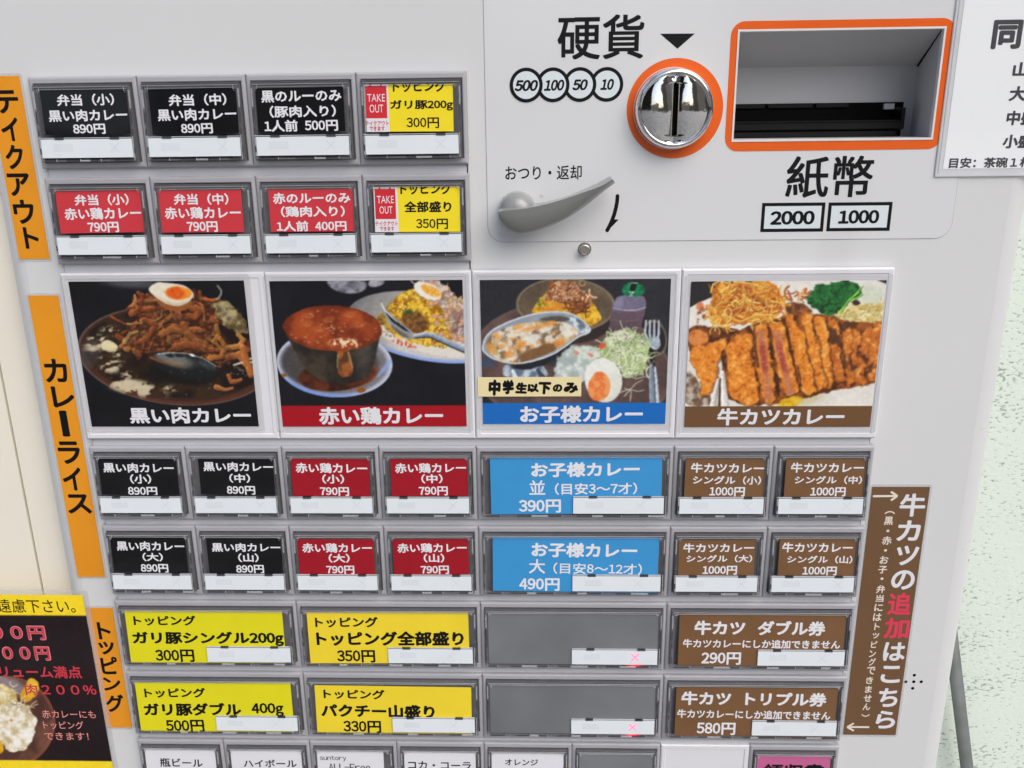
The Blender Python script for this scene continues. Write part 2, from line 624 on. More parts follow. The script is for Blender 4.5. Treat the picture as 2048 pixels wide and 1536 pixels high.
# grey pole leaning on the wall
pole_m = mat('weathered_grey_pole', (104, 110, 108), rough=.5, var=.18, vscale=45)
PY_ = WALL_Y - .02
pc = [at('', 1934, 1536, PY_), at('', 1917, 1395, PY_)]
dx, dz = pc[1][0] - pc[0][0], pc[1][1] - pc[0][1]
hw = .0064
p0 = (pc[0][0] - dx / dz * (pc[0][1] - GROUND_Z) * 1.0, GROUND_Z)
p1 = (pc[1][0] + dx / dz * .25, pc[1][1] + .25)
b = MB()
lps = []
for q, yy in ((p0, PY_), (p1, PY_)):
    lps.append([(q[0] + hw * math.cos(a) , yy + hw * .8 * math.sin(a), q[1]) for a in [2 * math.pi * i / 20 for i in range(20)]])
b.loops(lps, pole_m, True, cap0=True, cap1=True)
tag(b.build('grey_pole', loc=(p0[0], PY_, GROUND_Z)), 'dark grey pole leaning against the pitted wall behind the machine', 'pole')

# ------------------------------------------------------------------ ticket machine body
machine = empty('ticket_machine', (0, .25, GROUND_Z))
tag(machine, 'white meal ticket vending machine with rows of menu buttons, coin slot and bill slot', 'ticket machine')

XL, XR, RAD = -.2385, .2715, .012
BILL = bx('D', (160, 183, 1494, 918), PANEL)      # opening in the front
CTOP, CBOT = .50, GROUND_Z + .05
b = MB()


def front_profile():
    pts = [(XL, .30)]
    for k in range(9):
        t = math.radians(180 + 90 * k / 8)
        pts.append((XL + RAD + RAD * math.cos(t), PANEL + RAD + RAD * math.sin(t)))
    return pts


left = front_profile()
right = [(XR - (x - XL), y) for x, y in left][::-1]
for prof in (left, right):
    b.loops([[(x, y, z) for x, y in prof] for z in (CBOT, CTOP)], white_paint, True, closed=False)
fx0, fx1 = XL + RAD, XR - RAD
hx0, hx1, hz0, hz1 = BILL
for q in ((fx0, hx0, CBOT, CTOP), (hx1, fx1, CBOT, CTOP), (hx0, hx1, CBOT, hz0), (hx0, hx1, hz1, CTOP)):
    b.add([(q[0], PANEL, q[2]), (q[1], PANEL, q[2]), (q[1], PANEL, q[3]), (q[0], PANEL, q[3])], [(0, 1, 2, 3)], white_paint)
b.add([(XL, .30, CBOT), (XR, .30, CBOT), (XR, .30, CTOP), (XL, .30, CTOP)], [(3, 2, 1, 0)], white_paint)
b.add([(XL, .30, CTOP), (XR, .30, CTOP)] + [(x, y, CTOP) for x, y in right[::-1]] + [(x, y, CTOP) for x, y in left[::-1]][::1],
      [tuple(range(2 + len(right) + len(left)))], white_paint)
body = b.build('cabinet', machine)
bv = MB()
bv.box(XL + .02, XR - .02, .03, .28, GROUND_Z, CBOT, seam_dark)
bv.build('plinth', machine)

# rails behind the button rows
b = MB()
b.box(CX(0) + .0018, CX(4) - .0012, RAIL, PANEL + .002, ZR['r3t'] - .002, ZR['r1t'] - .004, rail_plastic)
b.box(CX(0) + .0018, CX(8) - .0024, RAIL, PANEL + .002, ZR['r8b'] + .003, ZR['r3t'] - .0022, rail_plastic)
b.box(CX(0) + .0012, CX(4) - .0006, PANEL - .0006, PANEL + .001, ZR['r3t'] - .001, ZR['r1t'] - .006, seam_dark)
b.box(CX(0) + .0012, CX(8) - .0018, PANEL - .0006, PANEL + .001, ZR['r8b'] + .002, ZR['r3t'] - .006, seam_dark)
b.build('button_rail', machine)


# ------------------------------------------------------------------ buttons
def fr(x0, x1, z0, z1, y, ins=0.):
    return (x0 + ins, x1 - ins, z0 + ins, z1 - ins, y)


LED = mat('red_led', (255, 120, 150), rough=.3, var=0, emit=(255, 120, 150), estr=.85)
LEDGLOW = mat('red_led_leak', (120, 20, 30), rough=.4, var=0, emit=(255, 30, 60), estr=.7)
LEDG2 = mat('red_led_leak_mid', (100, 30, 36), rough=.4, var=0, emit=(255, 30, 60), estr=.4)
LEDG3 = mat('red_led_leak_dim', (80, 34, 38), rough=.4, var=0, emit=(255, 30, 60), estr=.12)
rng = random.Random(4)


CAP_T, CAP_K = -.0018, .060        # the caps lean: 1.8 mm proud at the top, about 4 mm at the bottom


def cap_plane(row, off=0.):
    return (CAP_T + off, ZR[row + 't'] - .0034, CAP_K)


def lean(bm, row):
    z1 = ZR[row + 't'] - .0034
    bm.v = [(x, y + CAP_T + CAP_K * (z - z1), z) for x, y, z in bm.v]


def button(col, n, row, card, texts, label, cardbox=None, lit=False, extra=None):
    """one snap-in button: grey housing, leaning clear cap with its printed card and indicator window"""
    x0, x1 = CX(col) + .00012, CX(col + n) - .00012
    z1, z0 = ZR[row + 't'], ZR[row + 'b']
    ox0, ox1 = x0 + .0021, x1 - .0021
    oz1, oz0 = z1 - .0032, z1 - .0394
    b = MB()
    b.rects([fr(x0, x1, z0, z1, RAIL + .001), fr(x0, x1, z0, z1, .0008), fr(x0, x1, z0, z1, .0005, .0002), fr(x0, x1, z0, z1, .0001, .0007), fr(x0, x1, z0, z1, 0, .0012),
             fr(ox0, ox1, oz0, oz1, 0, -.0004), fr(ox0, ox1, oz0, oz1, .0004, 0)], grey_plastic)
    b.rects([fr(ox0, ox1, oz0, oz1, .0004), fr(ox0, ox1, oz0, oz1, .0020, .0002)], pocket_grey, cap1=True)
    house = b.build('menu_button', machine)
    tag(house, label)
    # clear cap: smoky walls, a stepped rim and a well for the card; y = 0 is its front
    c = MB()
    g = .0003
    cx0, cx1, cz0, cz1 = ox0 + g, ox1 - g, oz0 + g, oz1 - g
    B_ = .0052
    f2 = lambda i, j, y: (cx0 + i, cx1 - i, cz0 + j, cz1 - i, y)
    c.rects([fr(cx0, cx1, cz0, cz1, B_), fr(cx0, cx1, cz0, cz1, .0004), fr(cx0, cx1, cz0, cz1, 0, .0003),
             f2(.0011, .0006, 0), f2(.0013, .0008, .0005), f2(.0019, .0010, .0005), f2(.0021, .0011, .0022)], smoke)
    e = .00014
    # moulded highlights: the lid's upper edge, corner studs, clips along the sides and the foot
    c.box(cx0 + .001, cx1 - .001, -.0001, .0003, cz1 - .0013, cz1 - .0013 + e, clear_bright)
    c.box(cx0 + .0018, cx1 - .0018, .0003, .0006, cz1 - .0024, cz1 - .0024 + e * .8, clear_bright)
    for sx, s in ((cx0 + .0019, 1), (cx1 - .0019, -1)):
        c.box(min(sx, sx + s * .0013), max(sx, sx + s * .0013), .0002, .0005, cz1 - .0031, cz1 - .0030, clear_bright)
        c.box(sx + s * .0013 - .00005, sx + s * .0013 + .00005, .0002, .0005, cz1 - .0031, cz1 - .0014, clear_bright)
        c.box(sx + s * .0007 - .00012, sx + s * .0007 + .00012, .0000, .0004, cz1 - .0039, cz1 - .0037, clear_bright)
    for sx, s in ((cx0, 1), (cx1, -1)):
        for za, zb, m_ in ((.0030, .0112, clear), (.0125, .0180, tab_dark), (.0205, .0232, tab_dark), (.0290, .0318, tab_dark)):
            xa, xb = sx + s * .0003, sx + s * .0010
            c.box(min(xa, xb), max(xa, xb), -.00012, .0003, cz1 - zb, cz1 - za, m_)
    iw0 = x0 + .0027 if n == 1 else x0 + .0512
    iw1 = x1 - .0041 if n == 1 else x1 - .0046
    iz1, iz0 = z1 - (.0284 if n == 1 else .0280), z1 - .0370
    k = 0
    xx = cx0 + .002
    while xx < cx1 - .003:
        w = rng.uniform(.004, .0095)
        mm_ = (tab_dark, smoke, tab_dark, clear)[k % 4]
        c.box(xx, min(xx + w, cx1 - .001), -.00014, .0003, cz0 + .0003, cz0 + .0009 + .0002 * (k % 2), mm_)
        if k % 2:
            c.box(xx, xx + e, -.0002, .0003, cz0 + .0002, cz0 + .0014, clear_bright)
        xx += w + .0004
        k += 1
    # bright clear cheek beside the window
    xa = cx1 - .0012
    c.box(xa, xa + e * 1.3, -.0002, .0003, cz0 + .0006, iz1 + .001, clear_bright)
    c.box(cx0 + .0009, cx0 + .0009 + e, -.0002, .0003, cz0 + .0006, iz1 + .001, clear)
    lean(c, row)
    c.build('clear_cap', house)
    # printed card
    kd = MB()
    cy = .0010
    pl = cap_plane(row, cy)
    cb = bxt(*cardbox, pl) if cardbox and isinstance(cardbox[0], str) else cardbox
    if card:
        kd.box(cb[0], cb[1], cy, cy + .0002, cb[2], cb[3], CARD[card])
    else:
        kd.box(cx0 + .0018, cx1 - .0018, cy, cy + .0002, cz0 + .0016, cz1 - .0018, blank_grey)
    if extra:
        extra(kd, cb, cy, pl)
    for t in texts:
        z, body, tb = t[0], t[1], t[2]
        op = t[3] if len(t) > 3 else {}
        m_ = op.get('m') or (white_print if card in ('black', 'red', 'crimson', 'blue', 'brown') else black_print)
        kd.text(body, bxt(z, tb, pl), cy - .00005, m_, bold=op.get('b', .030), clip=cb)
    if card:                                    # slips never sit quite straight
        rt = math.radians(rng.uniform(-.6, .6))
        mx_, mz_ = (cb[0] + cb[1]) / 2, (cb[2] + cb[3]) / 2
        kd.v = [(mx_ + (x - mx_) * math.cos(rt) - (z - mz_) * math.sin(rt), y, mz_ + (x - mx_) * math.sin(rt) + (z - mz_) * math.cos(rt)) for x, y, z in kd.v]
    lean(kd, row)
    kd.build('label_card' if card else 'blank_insert', house)
    # indicator window
    w = MB()
    w.box(iw0, iw1, .0001, .0020, iz0, iz1, lcd_white)
    Wd = iw1 - iw0
    w.slab(iw0 + .0066, iw0 + .0160, iz0 + (iz1 - iz0) * .34, iz0 + (iz1 - iz0) * .76, .00006, .0001, lcd_mark)
    mx = iw0 + (.0364 if n == 1 else .0355)
    mz = iz0 + (iz1 - iz0) * .52
    L, th = .0022, (.00040 if lit else .00011)
    for sg in (1, -1):
        dx_, dz_ = L, L * sg
        ln = math.hypot(dx_, dz_)
        ux, uz = -dz_ / ln * th, dx_ / ln * th
        pts = [(mx - dx_ - ux, mz - dz_ - uz), (mx + dx_ - ux, mz + dz_ - uz), (mx + dx_ + ux, mz + dz_ + uz), (mx - dx_ + ux, mz - dz_ + uz)]
        if sg < 0:
            pts = pts
        yy = .00004 - (.00003 if sg > 0 else 0)
        w.quad(pts, yy, yy + .00002, LED if lit else lcd_cross)
    for f_ in (.17, .765):
        w.box(iw0 + Wd * f_, iw0 + Wd * f_ + .0045, -.0001, .0008, iz1 - .0003, iz1 + .0007, tab_dark)
    w.box(iw0, iw1, -.00008, .0006, iz1 + .0004, iz1 + .0007, clear_bright)
    w.box(iw0, iw1, .0001, .0008, iz1, iz1 + .0004, tab_dark)
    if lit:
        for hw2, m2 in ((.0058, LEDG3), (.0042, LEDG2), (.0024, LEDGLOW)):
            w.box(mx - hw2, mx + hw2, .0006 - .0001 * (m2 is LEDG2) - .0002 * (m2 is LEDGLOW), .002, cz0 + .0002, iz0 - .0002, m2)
    lean(w, row)
    w.build('indicator_window', house)
    return house


def cbx(z, b4):
    return (z, b4)


def takeout(white_box, red_box, tk, ot, l1, l2, z):
    def f(kd, cb, cy, pl):
        wb, rb = bxt(z, white_box, pl), bxt(z, red_box, pl)
        kd.slab(cb[0] - .0001, wb[1], cb[2] - .0001, cb[3] + .0001, cy - .00002, cy + .0003, CARD['white'])
        kd.slab(rb[0], rb[1], rb[2], rb[3], cy - .00004, cy, card_white_red)
        for i in (.25, .75):
            xx = rb[0] + (rb[1] - rb[0]) * i
            kd.slab(xx - .0004, xx + .0004, rb[3], cb[3], cy - .00004, cy, card_white_red)
        kd.text('TAKE', bxt(z, tk, pl), cy - .00007, white_print, bold=0, latin=True, res=3)
        kd.text('OUT', bxt(z, ot, pl), cy - .00007, white_print, bold=0, latin=True, res=3)
        kd.text('テイクアウト', bxt(z, l1, pl), cy - .00005, card_white_red, bold=.025, clip=(cb[0] - .0012, wb[1] + .0006, cb[2], cb[3]))
        kd.text('できます', bxt(z, l2, pl), cy - .00005, card_white_red, bold=.025, clip=cb)
    return f
# row 1 and 2: take-out
button(0, 1, 'r1', 'black', [('A', '弁当（小）', (448, 345, 900, 440)), ('A', '黒い肉カレー', (382, 468, 1003, 562)), ('A', '890円', (575, 582, 830, 664))],
       'top row button with black card reading small bento, black meat curry, 890 yen', cbx('A', (334, 310, 1020, 665)))
button(1, 1, 'r1', 'black', [('A', '弁当（中）', (1328, 345, 1785, 440)), ('A', '黒い肉カレー', (1240, 460, 1862, 555)), ('A', '890円', (1425, 578, 1675, 660))],
       'top row button with black card reading medium bento, black meat curry, 890 yen', cbx('A', (1183, 303, 1870, 660)))
button(2, 1, 'r1', 'black', [('B', '黒のルーのみ', (245, 315, 878, 410)), ('B', '（豚肉入り）', (310, 435, 835, 530)), ('B', '1人前 500円', (270, 548, 850, 642))],
       'top row button with black card for black roux with pork only, 500 yen', cbx('B', (210, 295, 900, 645)))
button(3, 1, 'r1', 'yellow', [('B', 'トッピング', (1280, 235, 1700, 330), {'b': .036}), ('B', 'ガリ豚200g', (1262, 392, 1757, 478), {'b': .036}), ('B', '300円', (1392, 530, 1648, 615), {'b': .02})],
       'top row button with yellow topping card for 200 g pork, 300 yen, red TAKE OUT mark', cbx('B', (1058, 268, 1758, 642)),
       extra=takeout((1050, 268, 1250, 640), (1068, 285, 1235, 540), (1080, 348, 1220, 408), (1100, 432, 1208, 495), (1067, 560, 1252, 598), (1100, 602, 1220, 638), 'B'))
button(0, 1, 'r2', 'red', [('A', '弁当（小）', (587, 1135, 1015, 1225)), ('A', '赤い鶏カレー', (507, 1240, 1112, 1335)), ('A', '790円', (690, 1355, 935, 1438))],
       'second row button with red card reading small bento, red chicken curry, 790 yen', cbx('A', (455, 1108, 1122, 1440)))
button(1, 1, 'r2', 'red', [('A', '弁当（中）', (1368, 1130, 1800, 1220)), ('A', '赤い鶏カレー', (1297, 1235, 1897, 1330)), ('A', '790円', (1472, 1350, 1715, 1434))],
       'second row button with red card reading medium bento, red chicken curry, 790 yen', cbx('A', (1256, 1105, 1910, 1436)))
button(2, 1, 'r2', 'red', [('B', '赤のルーのみ', (337, 1122, 948, 1210)), ('B', '（鶏肉入り）', (400, 1228, 905, 1315)), ('B', '1人前 400円', (368, 1345, 918, 1428))],
       'second row button with red card for red roux with chicken only, 400 yen', cbx('B', (312, 1098, 972, 1430)))
button(3, 1, 'r2', 'yellow', [('B', 'トッピング', (1340, 1048, 1745, 1137), {'b': .036}), ('B', '全部盛り', (1372, 1190, 1745, 1278), {'b': .036}), ('B', '350円', (1467, 1328, 1718, 1410), {'b': .02})],
       'second row button with yellow card for all toppings, 350 yen, red TAKE OUT mark', cbx('B', (1138, 1078, 1812, 1432)),
       extra=takeout((1133, 1078, 1324, 1430), (1142, 1095, 1305, 1333), (1157, 1150, 1290, 1208), (1178, 1232, 1280, 1290), (1146, 1350, 1322, 1387), (1180, 1392, 1295, 1424), 'B'))

# rows 4 and 5: curry rice
for col, row, z, cd, name, nb, sz, sb, pb, price, cbb, lab in (
        (0, 'r4', 'K', 'black', '黒い肉カレー', (435, 270, 1013, 350), '（小）', (655, 362, 830, 440), (640, 465, 880, 538), '890円', (410, 238, 1052, 530), 'upper curry row button with black card, black meat curry, small, 890 yen'),
        (1, 'r4', 'K', 'black', '黒い肉カレー', (1255, 262, 1828, 340), '（中）', (1468, 358, 1640, 432), (1450, 458, 1682, 530), '890円', (1225, 238, 1855, 528), 'upper curry row button with black card, black meat curry, medium, 890 yen'),
        (2, 'r4', 'L', 'crimson', '赤い鶏カレー', (140, 298, 788, 390), '（小）', (380, 400, 580, 485), (362, 515, 625, 595), '790円', (108, 262, 808, 598), 'upper curry row button with crimson card, red chicken curry, small, 790 yen'),
        (3, 'r4', 'L', 'crimson', '赤い鶏カレー', (1038, 298, 1682, 388), '（中）', (1275, 398, 1470, 482), (1253, 510, 1515, 592), '790円', (1003, 262, 1697, 596), 'upper curry row button with crimson card, red chicken curry, medium, 790 yen'),
        (6, 'r4', 'Q', 'brown', '牛カツカレー', (225, 168, 762, 242), 'シングル（小）', (240, 262, 740, 325), (362, 343, 622, 412), '1000円', (182, 138, 765, 416), 'upper curry row button with brown card, beef cutlet curry single, small, 1000 yen'),
        (7, 'r4', 'Q', 'brown', '牛カツカレー', (957, 165, 1492, 240), 'シングル（中）', (985, 262, 1478, 322), (1100, 345, 1358, 412), '1000円', (915, 138, 1500, 416), 'upper curry row button with brown card, beef cutlet curry single, medium, 1000 yen'),
        (0, 'r5', 'K', 'black', '黒い肉カレー', (545, 912, 1100, 990), '（大）', (757, 1005, 925, 1075), (745, 1097, 970, 1168), '890円', (508, 882, 1118, 1166), 'lower curry row button with black card, black meat curry, large, 890 yen'),
        (1, 'r5', 'K', 'black', '黒い肉カレー', (1325, 925, 1888, 998), '（山）', (1540, 1010, 1710, 1082), (1525, 1105, 1753, 1175), '890円', (1292, 890, 1918, 1172), 'lower curry row button with black card, black meat curry, heaped, 890 yen'),
        (2, 'r5', 'L', 'crimson', '赤い鶏カレー', (200, 1022, 832, 1108), '（大）', (438, 1117, 630, 1198), (418, 1225, 672, 1302), '790円', (168, 988, 850, 1306), 'lower curry row button with crimson card, red chicken curry, large, 790 yen'),
        (3, 'r5', 'L', 'crimson', '赤い鶏カレー', (1060, 1022, 1688, 1108), '（山）', (1297, 1117, 1485, 1197), (1270, 1225, 1525, 1302), '790円', (1024, 988, 1704, 1306), 'lower curry row button with crimson card, red chicken curry, heaped, 790 yen'),
        (6, 'r5', 'Q', 'brown', '牛カツカレー', (170, 755, 690, 823), 'シングル（大）', (192, 840, 675, 895), (310, 920, 563, 985), '1000円', (135, 730, 692, 990), 'lower curry row button with brown card, beef cutlet curry single, large, 1000 yen'),
        (7, 'r5', 'Q', 'brown', '牛カツカレー', (893, 750, 1410, 823), 'シングル（山）', (930, 845, 1408, 902), (1042, 925, 1293, 990), '1000円', (868, 725, 1430, 992), 'lower curry row button with brown card, beef cutlet curry single, heaped, 1000 yen')):
    button(col, 1, row, cd, [(z, name, nb), (z, sz, sb), (z, price, pb)], lab, cbx(z, cbb))
button(4, 2, 'r4', 'blue', [('N', 'お子様カレー', (553, 290, 1535, 425), {'b': .036}), ('N', '並', (535, 450, 680, 582), {'b': .018}), ('N', '（目安3〜7才）', (765, 478, 1510, 585), {'b': .02}), ('N', '390円', (440, 625, 820, 745), {'b': .03})],
       'wide blue button for regular children curry, age 3 to 7, 390 yen', cbx('N', (186, 240, 1732, 757)))
button(4, 2, 'r5', 'blue', [('N', 'お子様カレー', (553, 1018, 1510, 1152), {'b': .036}), ('N', '大', (533, 1168, 680, 1300), {'b': .018}), ('N', '（目安8〜12才）', (752, 1200, 1555, 1302), {'b': .018}), ('N', '490円', (447, 1340, 812, 1455), {'b': .03})],
       'wide blue button for large children curry, age 8 to 12, 490 yen', cbx('N', (206, 962, 1700, 1462)))

# rows 6 and 7: toppings
button(0, 2, 'r6', 'lemon', [('U', 'トッピング', (215, 140, 785, 232), {'b': .036}), ('U', 'ガリ豚シングル200g', (205, 288, 1590, 422), {'b': .044}), ('U', '300円', (415, 450, 770, 565), {'b': .03})],
       'wide lemon yellow button for single 200 g pork topping, 300 yen', cbx('U', (163, 98, 1592, 573)))
button(2, 2, 'r6', 'gold', [('V', 'トッピング', (230, 152, 805, 248), {'b': .036}), ('V', 'トッピング全部盛り', (240, 286, 1590, 418), {'b': .044}), ('V', '350円', (430, 455, 778, 570), {'b': .03})],
       'wide golden yellow button for all toppings, 350 yen', cbx('V', (170, 112, 1636, 578)))
button(4, 2, 'r6', None, [], 'upper of the two blank grey buttons with a lit red cross', lit=True)
button(6, 2, 'r6', 'brown', [('X', '牛カツ', (405, 190, 870, 322), {'b': .04}), ('X', 'ダブル券', (985, 190, 1605, 325), {'b': .04}), ('X', '牛カツカレーにしか追加できません', (300, 362, 1740, 442), {'b': .03}), ('X', '290円', (470, 478, 832, 592), {'b': .03})],
       'wide brown button for beef cutlet double ticket, 290 yen', cbx('X', (262, 125, 1775, 605)))
button(0, 2, 'r7', 'lemon', [('U', 'トッピング', (315, 800, 875, 890), {'b': .036}), ('U', 'ガリ豚ダブル', (308, 938, 1200, 1057), {'b': .044}), ('U', '400g', (1295, 945, 1588, 1070), {'b': .036}), ('U', '500円', (510, 1092, 860, 1205), {'b': .03})],
       'wide lemon yellow button for double 400 g pork topping, 500 yen', cbx('U', (256, 755, 1668, 1208)))
button(2, 2, 'r7', 'gold', [('V', 'トッピング', (305, 820, 865, 908), {'b': .036}), ('V', 'パクチー山盛り', (285, 955, 1325, 1078), {'b': .044}), ('V', '330円', (490, 1105, 835, 1217), {'b': .03})],
       'wide golden yellow button for heaped coriander topping, 330 yen', cbx('V', (238, 790, 1660, 1222)))
button(4, 2, 'r7', None, [], 'lower of the two blank grey buttons with a lit red cross', lit=True)
button(6, 2, 'r7', 'brown', [('X', '牛カツ', (285, 840, 740, 965), {'b': .04}), ('X', 'トリプル券', (870, 843, 1615, 970), {'b': .04}), ('X', '牛カツカレーにしか追加できません', (248, 1008, 1650, 1088), {'b': .03}), ('X', '580円', (428, 1122, 782, 1235), {'b': .03})],
       'wide brown button for beef cutlet triple ticket, 580 yen', cbx('X', (232, 800, 1702, 1252)))

# row 8: drinks, receipt
g8 = {'b': .02}
r8z = (ZR['r8t'] - .0286, ZR['r8t'] - .0060)
for col, z, body, tb, lab, cd in (
        (0, 'U', '瓶ビール', (457, 1448, 847, 1528), 'bottom row button with white card for bottled beer', 'white'),
        (1, 'U', 'ハイボール', (1222, 1460, 1708, 1530), 'bottom row button with white card for highball', 'white'),
        (3, 'V', 'コカ・コーラ', (1080, 1475, 1655, 1548), 'bottom row button with white card for cola', 'white'),
        (4, 'W', 'オレンジ', (320, 1455, 622, 1512), 'bottom row button with white card for orange drink', 'white'),
        (7, 'X', '領収書', (1030, 1498, 1590, 1640), 'bottom row button with pink receipt card', 'pink')):
    cx0 = CX(col) + .0045
    button(col, 1, 'r8', cd, [(z, body, tb, {'b': .03 if col == 7 else .02})], lab, (cx0, cx0 + .0425, r8z[0], r8z[1]))
button(2, 1, 'r8', 'white', [('V', 'suntory', (272, 1425, 515, 1475), {'b': .008}), ('V', 'ALL-Free', (355, 1497, 735, 1562), {'b': .01})],
       'bottom row button with white card for alcohol free beer', (CX(2) + .0042, CX(2) + .0442, r8z[0], r8z[1]))
button(5, 1, 'r8', None, [], 'bottom row button with a blank grey face')


# white modules: photo panels and the blank one in the bottom row
def white_module(col, n, row, name, label=None):
    x0, x1, z0, z1 = CX(col) + .0002, CX(col + n) - .0002, ZR[row + 'b'] + .0001, ZR[row + 't'] - .0001
    if col + n == 8 and row == 'r3':
        x1 -= .0002
    b = MB()
    b.rects([fr(x0, x1, z0, z1, RAIL + .001), fr(x0, x1, z0, z1, .0006), fr(x0, x1, z0, z1, 0, .0007), fr(x0, x1, z0, z1, 0, .0026),
             fr(x0, x1, z0, z1, .0004, .0029)], white_plastic, cap1=True)
    o = b.build(name, machine)
    if label:
        tag(o, label)
    return o


for c_, lb in ((0, 'white photo panel behind the black meat curry picture'), (2, 'white photo panel behind the red chicken curry picture'),
               (4, 'white photo panel behind the children curry picture'), (6, 'white photo panel behind the beef cutlet curry picture')):
    white_module(c_, 2, 'r3', 'photo_panel', lb)
white_module(6, 1, 'r8', 'blank_panel', 'blank white panel in the bottom row')
# ------------------------------------------------------------------ coin and bill area
PF = PANEL - .0003      # face of the printed film
ink = PF - .00006
b = MB()
tl, blp, brp = at('C', 97, 0, PF), at('E', 62, 720, PF), at('D', 1592, 1400, PF)
px0 = (at('C', 97, 0, PF)[0] + at('E', 62, 500, PF)[0]) / 2
px1 = at('D', 1596, 1330, PF)[0]
pz0 = at('E', 1000, 717, PF)[1]
pz1 = .40
hole = BILL


def plate_with_hole(bm, x0, x1, z0, z1, r, h, yf, yb, m):
    o = rrect(x0, x1, z0, z1, r, 8)
    # outline split into four regions round the rectangular hole
    hx0, hx1, hz0, hz1 = h
    import itertools
    bot = [p for p in o if p[1] < z0 + r + 1e-9]
    left_arc = [p for p in bot if p[0] <= x0 + r + 1e-9]
    right_arc = [p for p in bot if p[0] >= x1 - r - 1e-9]
    left_arc.sort(key=lambda p: (-p[1], p[0]))
    right_arc.sort(key=lambda p: (p[1], p[0]))
    bm.prism(left_arc + right_arc + [(x1, hz0), (hx1, hz0), (hx0, hz0), (x0, hz0)], yf, yb, m)
    bm.prism([(x0, hz0), (hx0, hz0), (hx0, hz1), (x0, hz1)], yf, yb, m)
    bm.prism([(hx1, hz0), (x1, hz0), (x1, hz1), (hx1, hz1)], yf, yb, m)
    bm.prism([(x0, hz1), (hx0, hz1), (hx1, hz1), (x1, hz1), (x1, z1), (x0, z1)], yf, yb, m)


plate_with_hole(b, px0, px1, pz0, pz1, .0078, hole, PF, PANEL - .00006, film)
e_ = .00025
plate_with_hole(b, px0 - e_, px1 + e_, pz0 - e_, pz1 + e_, .0080, hole, PANEL - .00005, PANEL + .0001, film_edge)
plate = b.build('instruction_plate', machine)

for z, body, box, bo in (('C', '硬貨', (638, 105, 1275, 435), .019), ('C', 'おつり・返却', (258, 1210, 818, 1316), .014),
                         ('D', '紙幣', (497, 1015, 1065, 1290), .019)):
    b = MB()
    b.text(body, bx(z, box, PF), ink, black_print, bold=bo, res=5)
    b.build('lettering', plate)
b = MB()
tri = [at('C', 1390, 247, PF), at('C', 1517, 357, PF), at('C', 1645, 245, PF)]
b.quad(tri, ink, PF - .00002, black_print)
b.build('down_arrow', plate)
b = MB()
# curved arrow beside the lever
arc = [(1083, 362), (1080, 405), (1072, 450), (1058, 505), (1038, 560), (1018, 603), (1002, 632)]
wd = 15
Lp, Rp = [], []
for i, (ax, ay) in enumerate(arc):
    a0, a1 = arc[max(0, i - 1)], arc[min(len(arc) - 1, i + 1)]
    tx, ty = a1[0] - a0[0], a1[1] - a0[1]
    ln = math.hypot(tx, ty)
    Lp.append((ax + ty / ln * wd, ay - tx / ln * wd))
    Rp.append((ax - ty / ln * wd, ay + tx / ln * wd))
for i in range(len(arc) - 1):
    q = [Rp[i], Rp[i + 1], Lp[i + 1], Lp[i]]
    q = [at('E', *k, PF) for k in q]
    b.add([(x, ink, z) for x, z in q], [(0, 1, 2, 3)], black_print)
for ex, ey in (arc[0], arc[-1]):
    pts = [at('E', ex + wd * math.cos(t), ey + wd * math.sin(t), PF) for t in [-2 * math.pi * i / 20 for i in range(20)]]
    b.add([(x, ink + .00001, z) for x, z in pts], [tuple(range(20))], black_print)
pts = [at('E', *k, PF) for k in ((1058, 546), (1012, 632), (1030, 612), (1092, 548))]
b.add([(x, ink - .00001, z) for x, z in pts], [(0, 1, 2, 3)], black_print)
b.build('turn_arrow', plate)


def circle(cx, cz, r, n=64):
    return [(cx + r * math.cos(2 * math.pi * i / n), cz + r * math.sin(2 * math.pi * i / n)) for i in range(n)]


for i, (cx, cy, body, tb) in enumerate(((411, 623, '500', (325, 585, 498, 667)), (607, 621, '100', (540, 583, 690, 664)),
                                        (803, 619, '50', (748, 580, 862, 661)), (1000, 618, '10', (953, 577, 1053, 658)))):
    b = MB()
    X, Z = at('C', cx, cy, PF)
    rx = (at('C', cx + 121, cy, PF)[0] - at('C', cx - 121, cy, PF)[0]) / 2
    yy = ink - .00012 + i * .00003
    b.prism(circle(X, Z, rx - .0012), yy - .00001, yy + .00001, pale_blue)
    b.ring(circle(X, Z, rx), circle(X, Z, rx - .0016), yy - .00002, yy, black_print)
    b.text(body, bx('C', tb, PF), yy - .00004, black_print, bold=.044, shear=.2, res=5)
    b.build('coin_symbol', plate)
for body, ob, tb in (('2000', (334, 1322, 745, 1512), (394, 1375, 682, 1465)), ('1000', (766, 1319, 1181, 1507), (838, 1370, 1103, 1458))):
    b = MB()
    x0, x1, z0, z1 = bx('D', ob, PF)
    t_ = .0016
    b.slab(x0 + .001, x1 - .001, z0 + .001, z1 - .001, ink + .00001, PF - .00001, pale_blue)
    b.ring(rrect(x0, x1, z0, z1), rrect(x0 + t_, x1 - t_, z0 + t_, z1 - t_), ink, PF - .00001, black_print)
    b.text(body, bx('D', tb, PF), ink - .00004, black_print, bold=.042, res=5)
    b.build('banknote_symbol', plate)

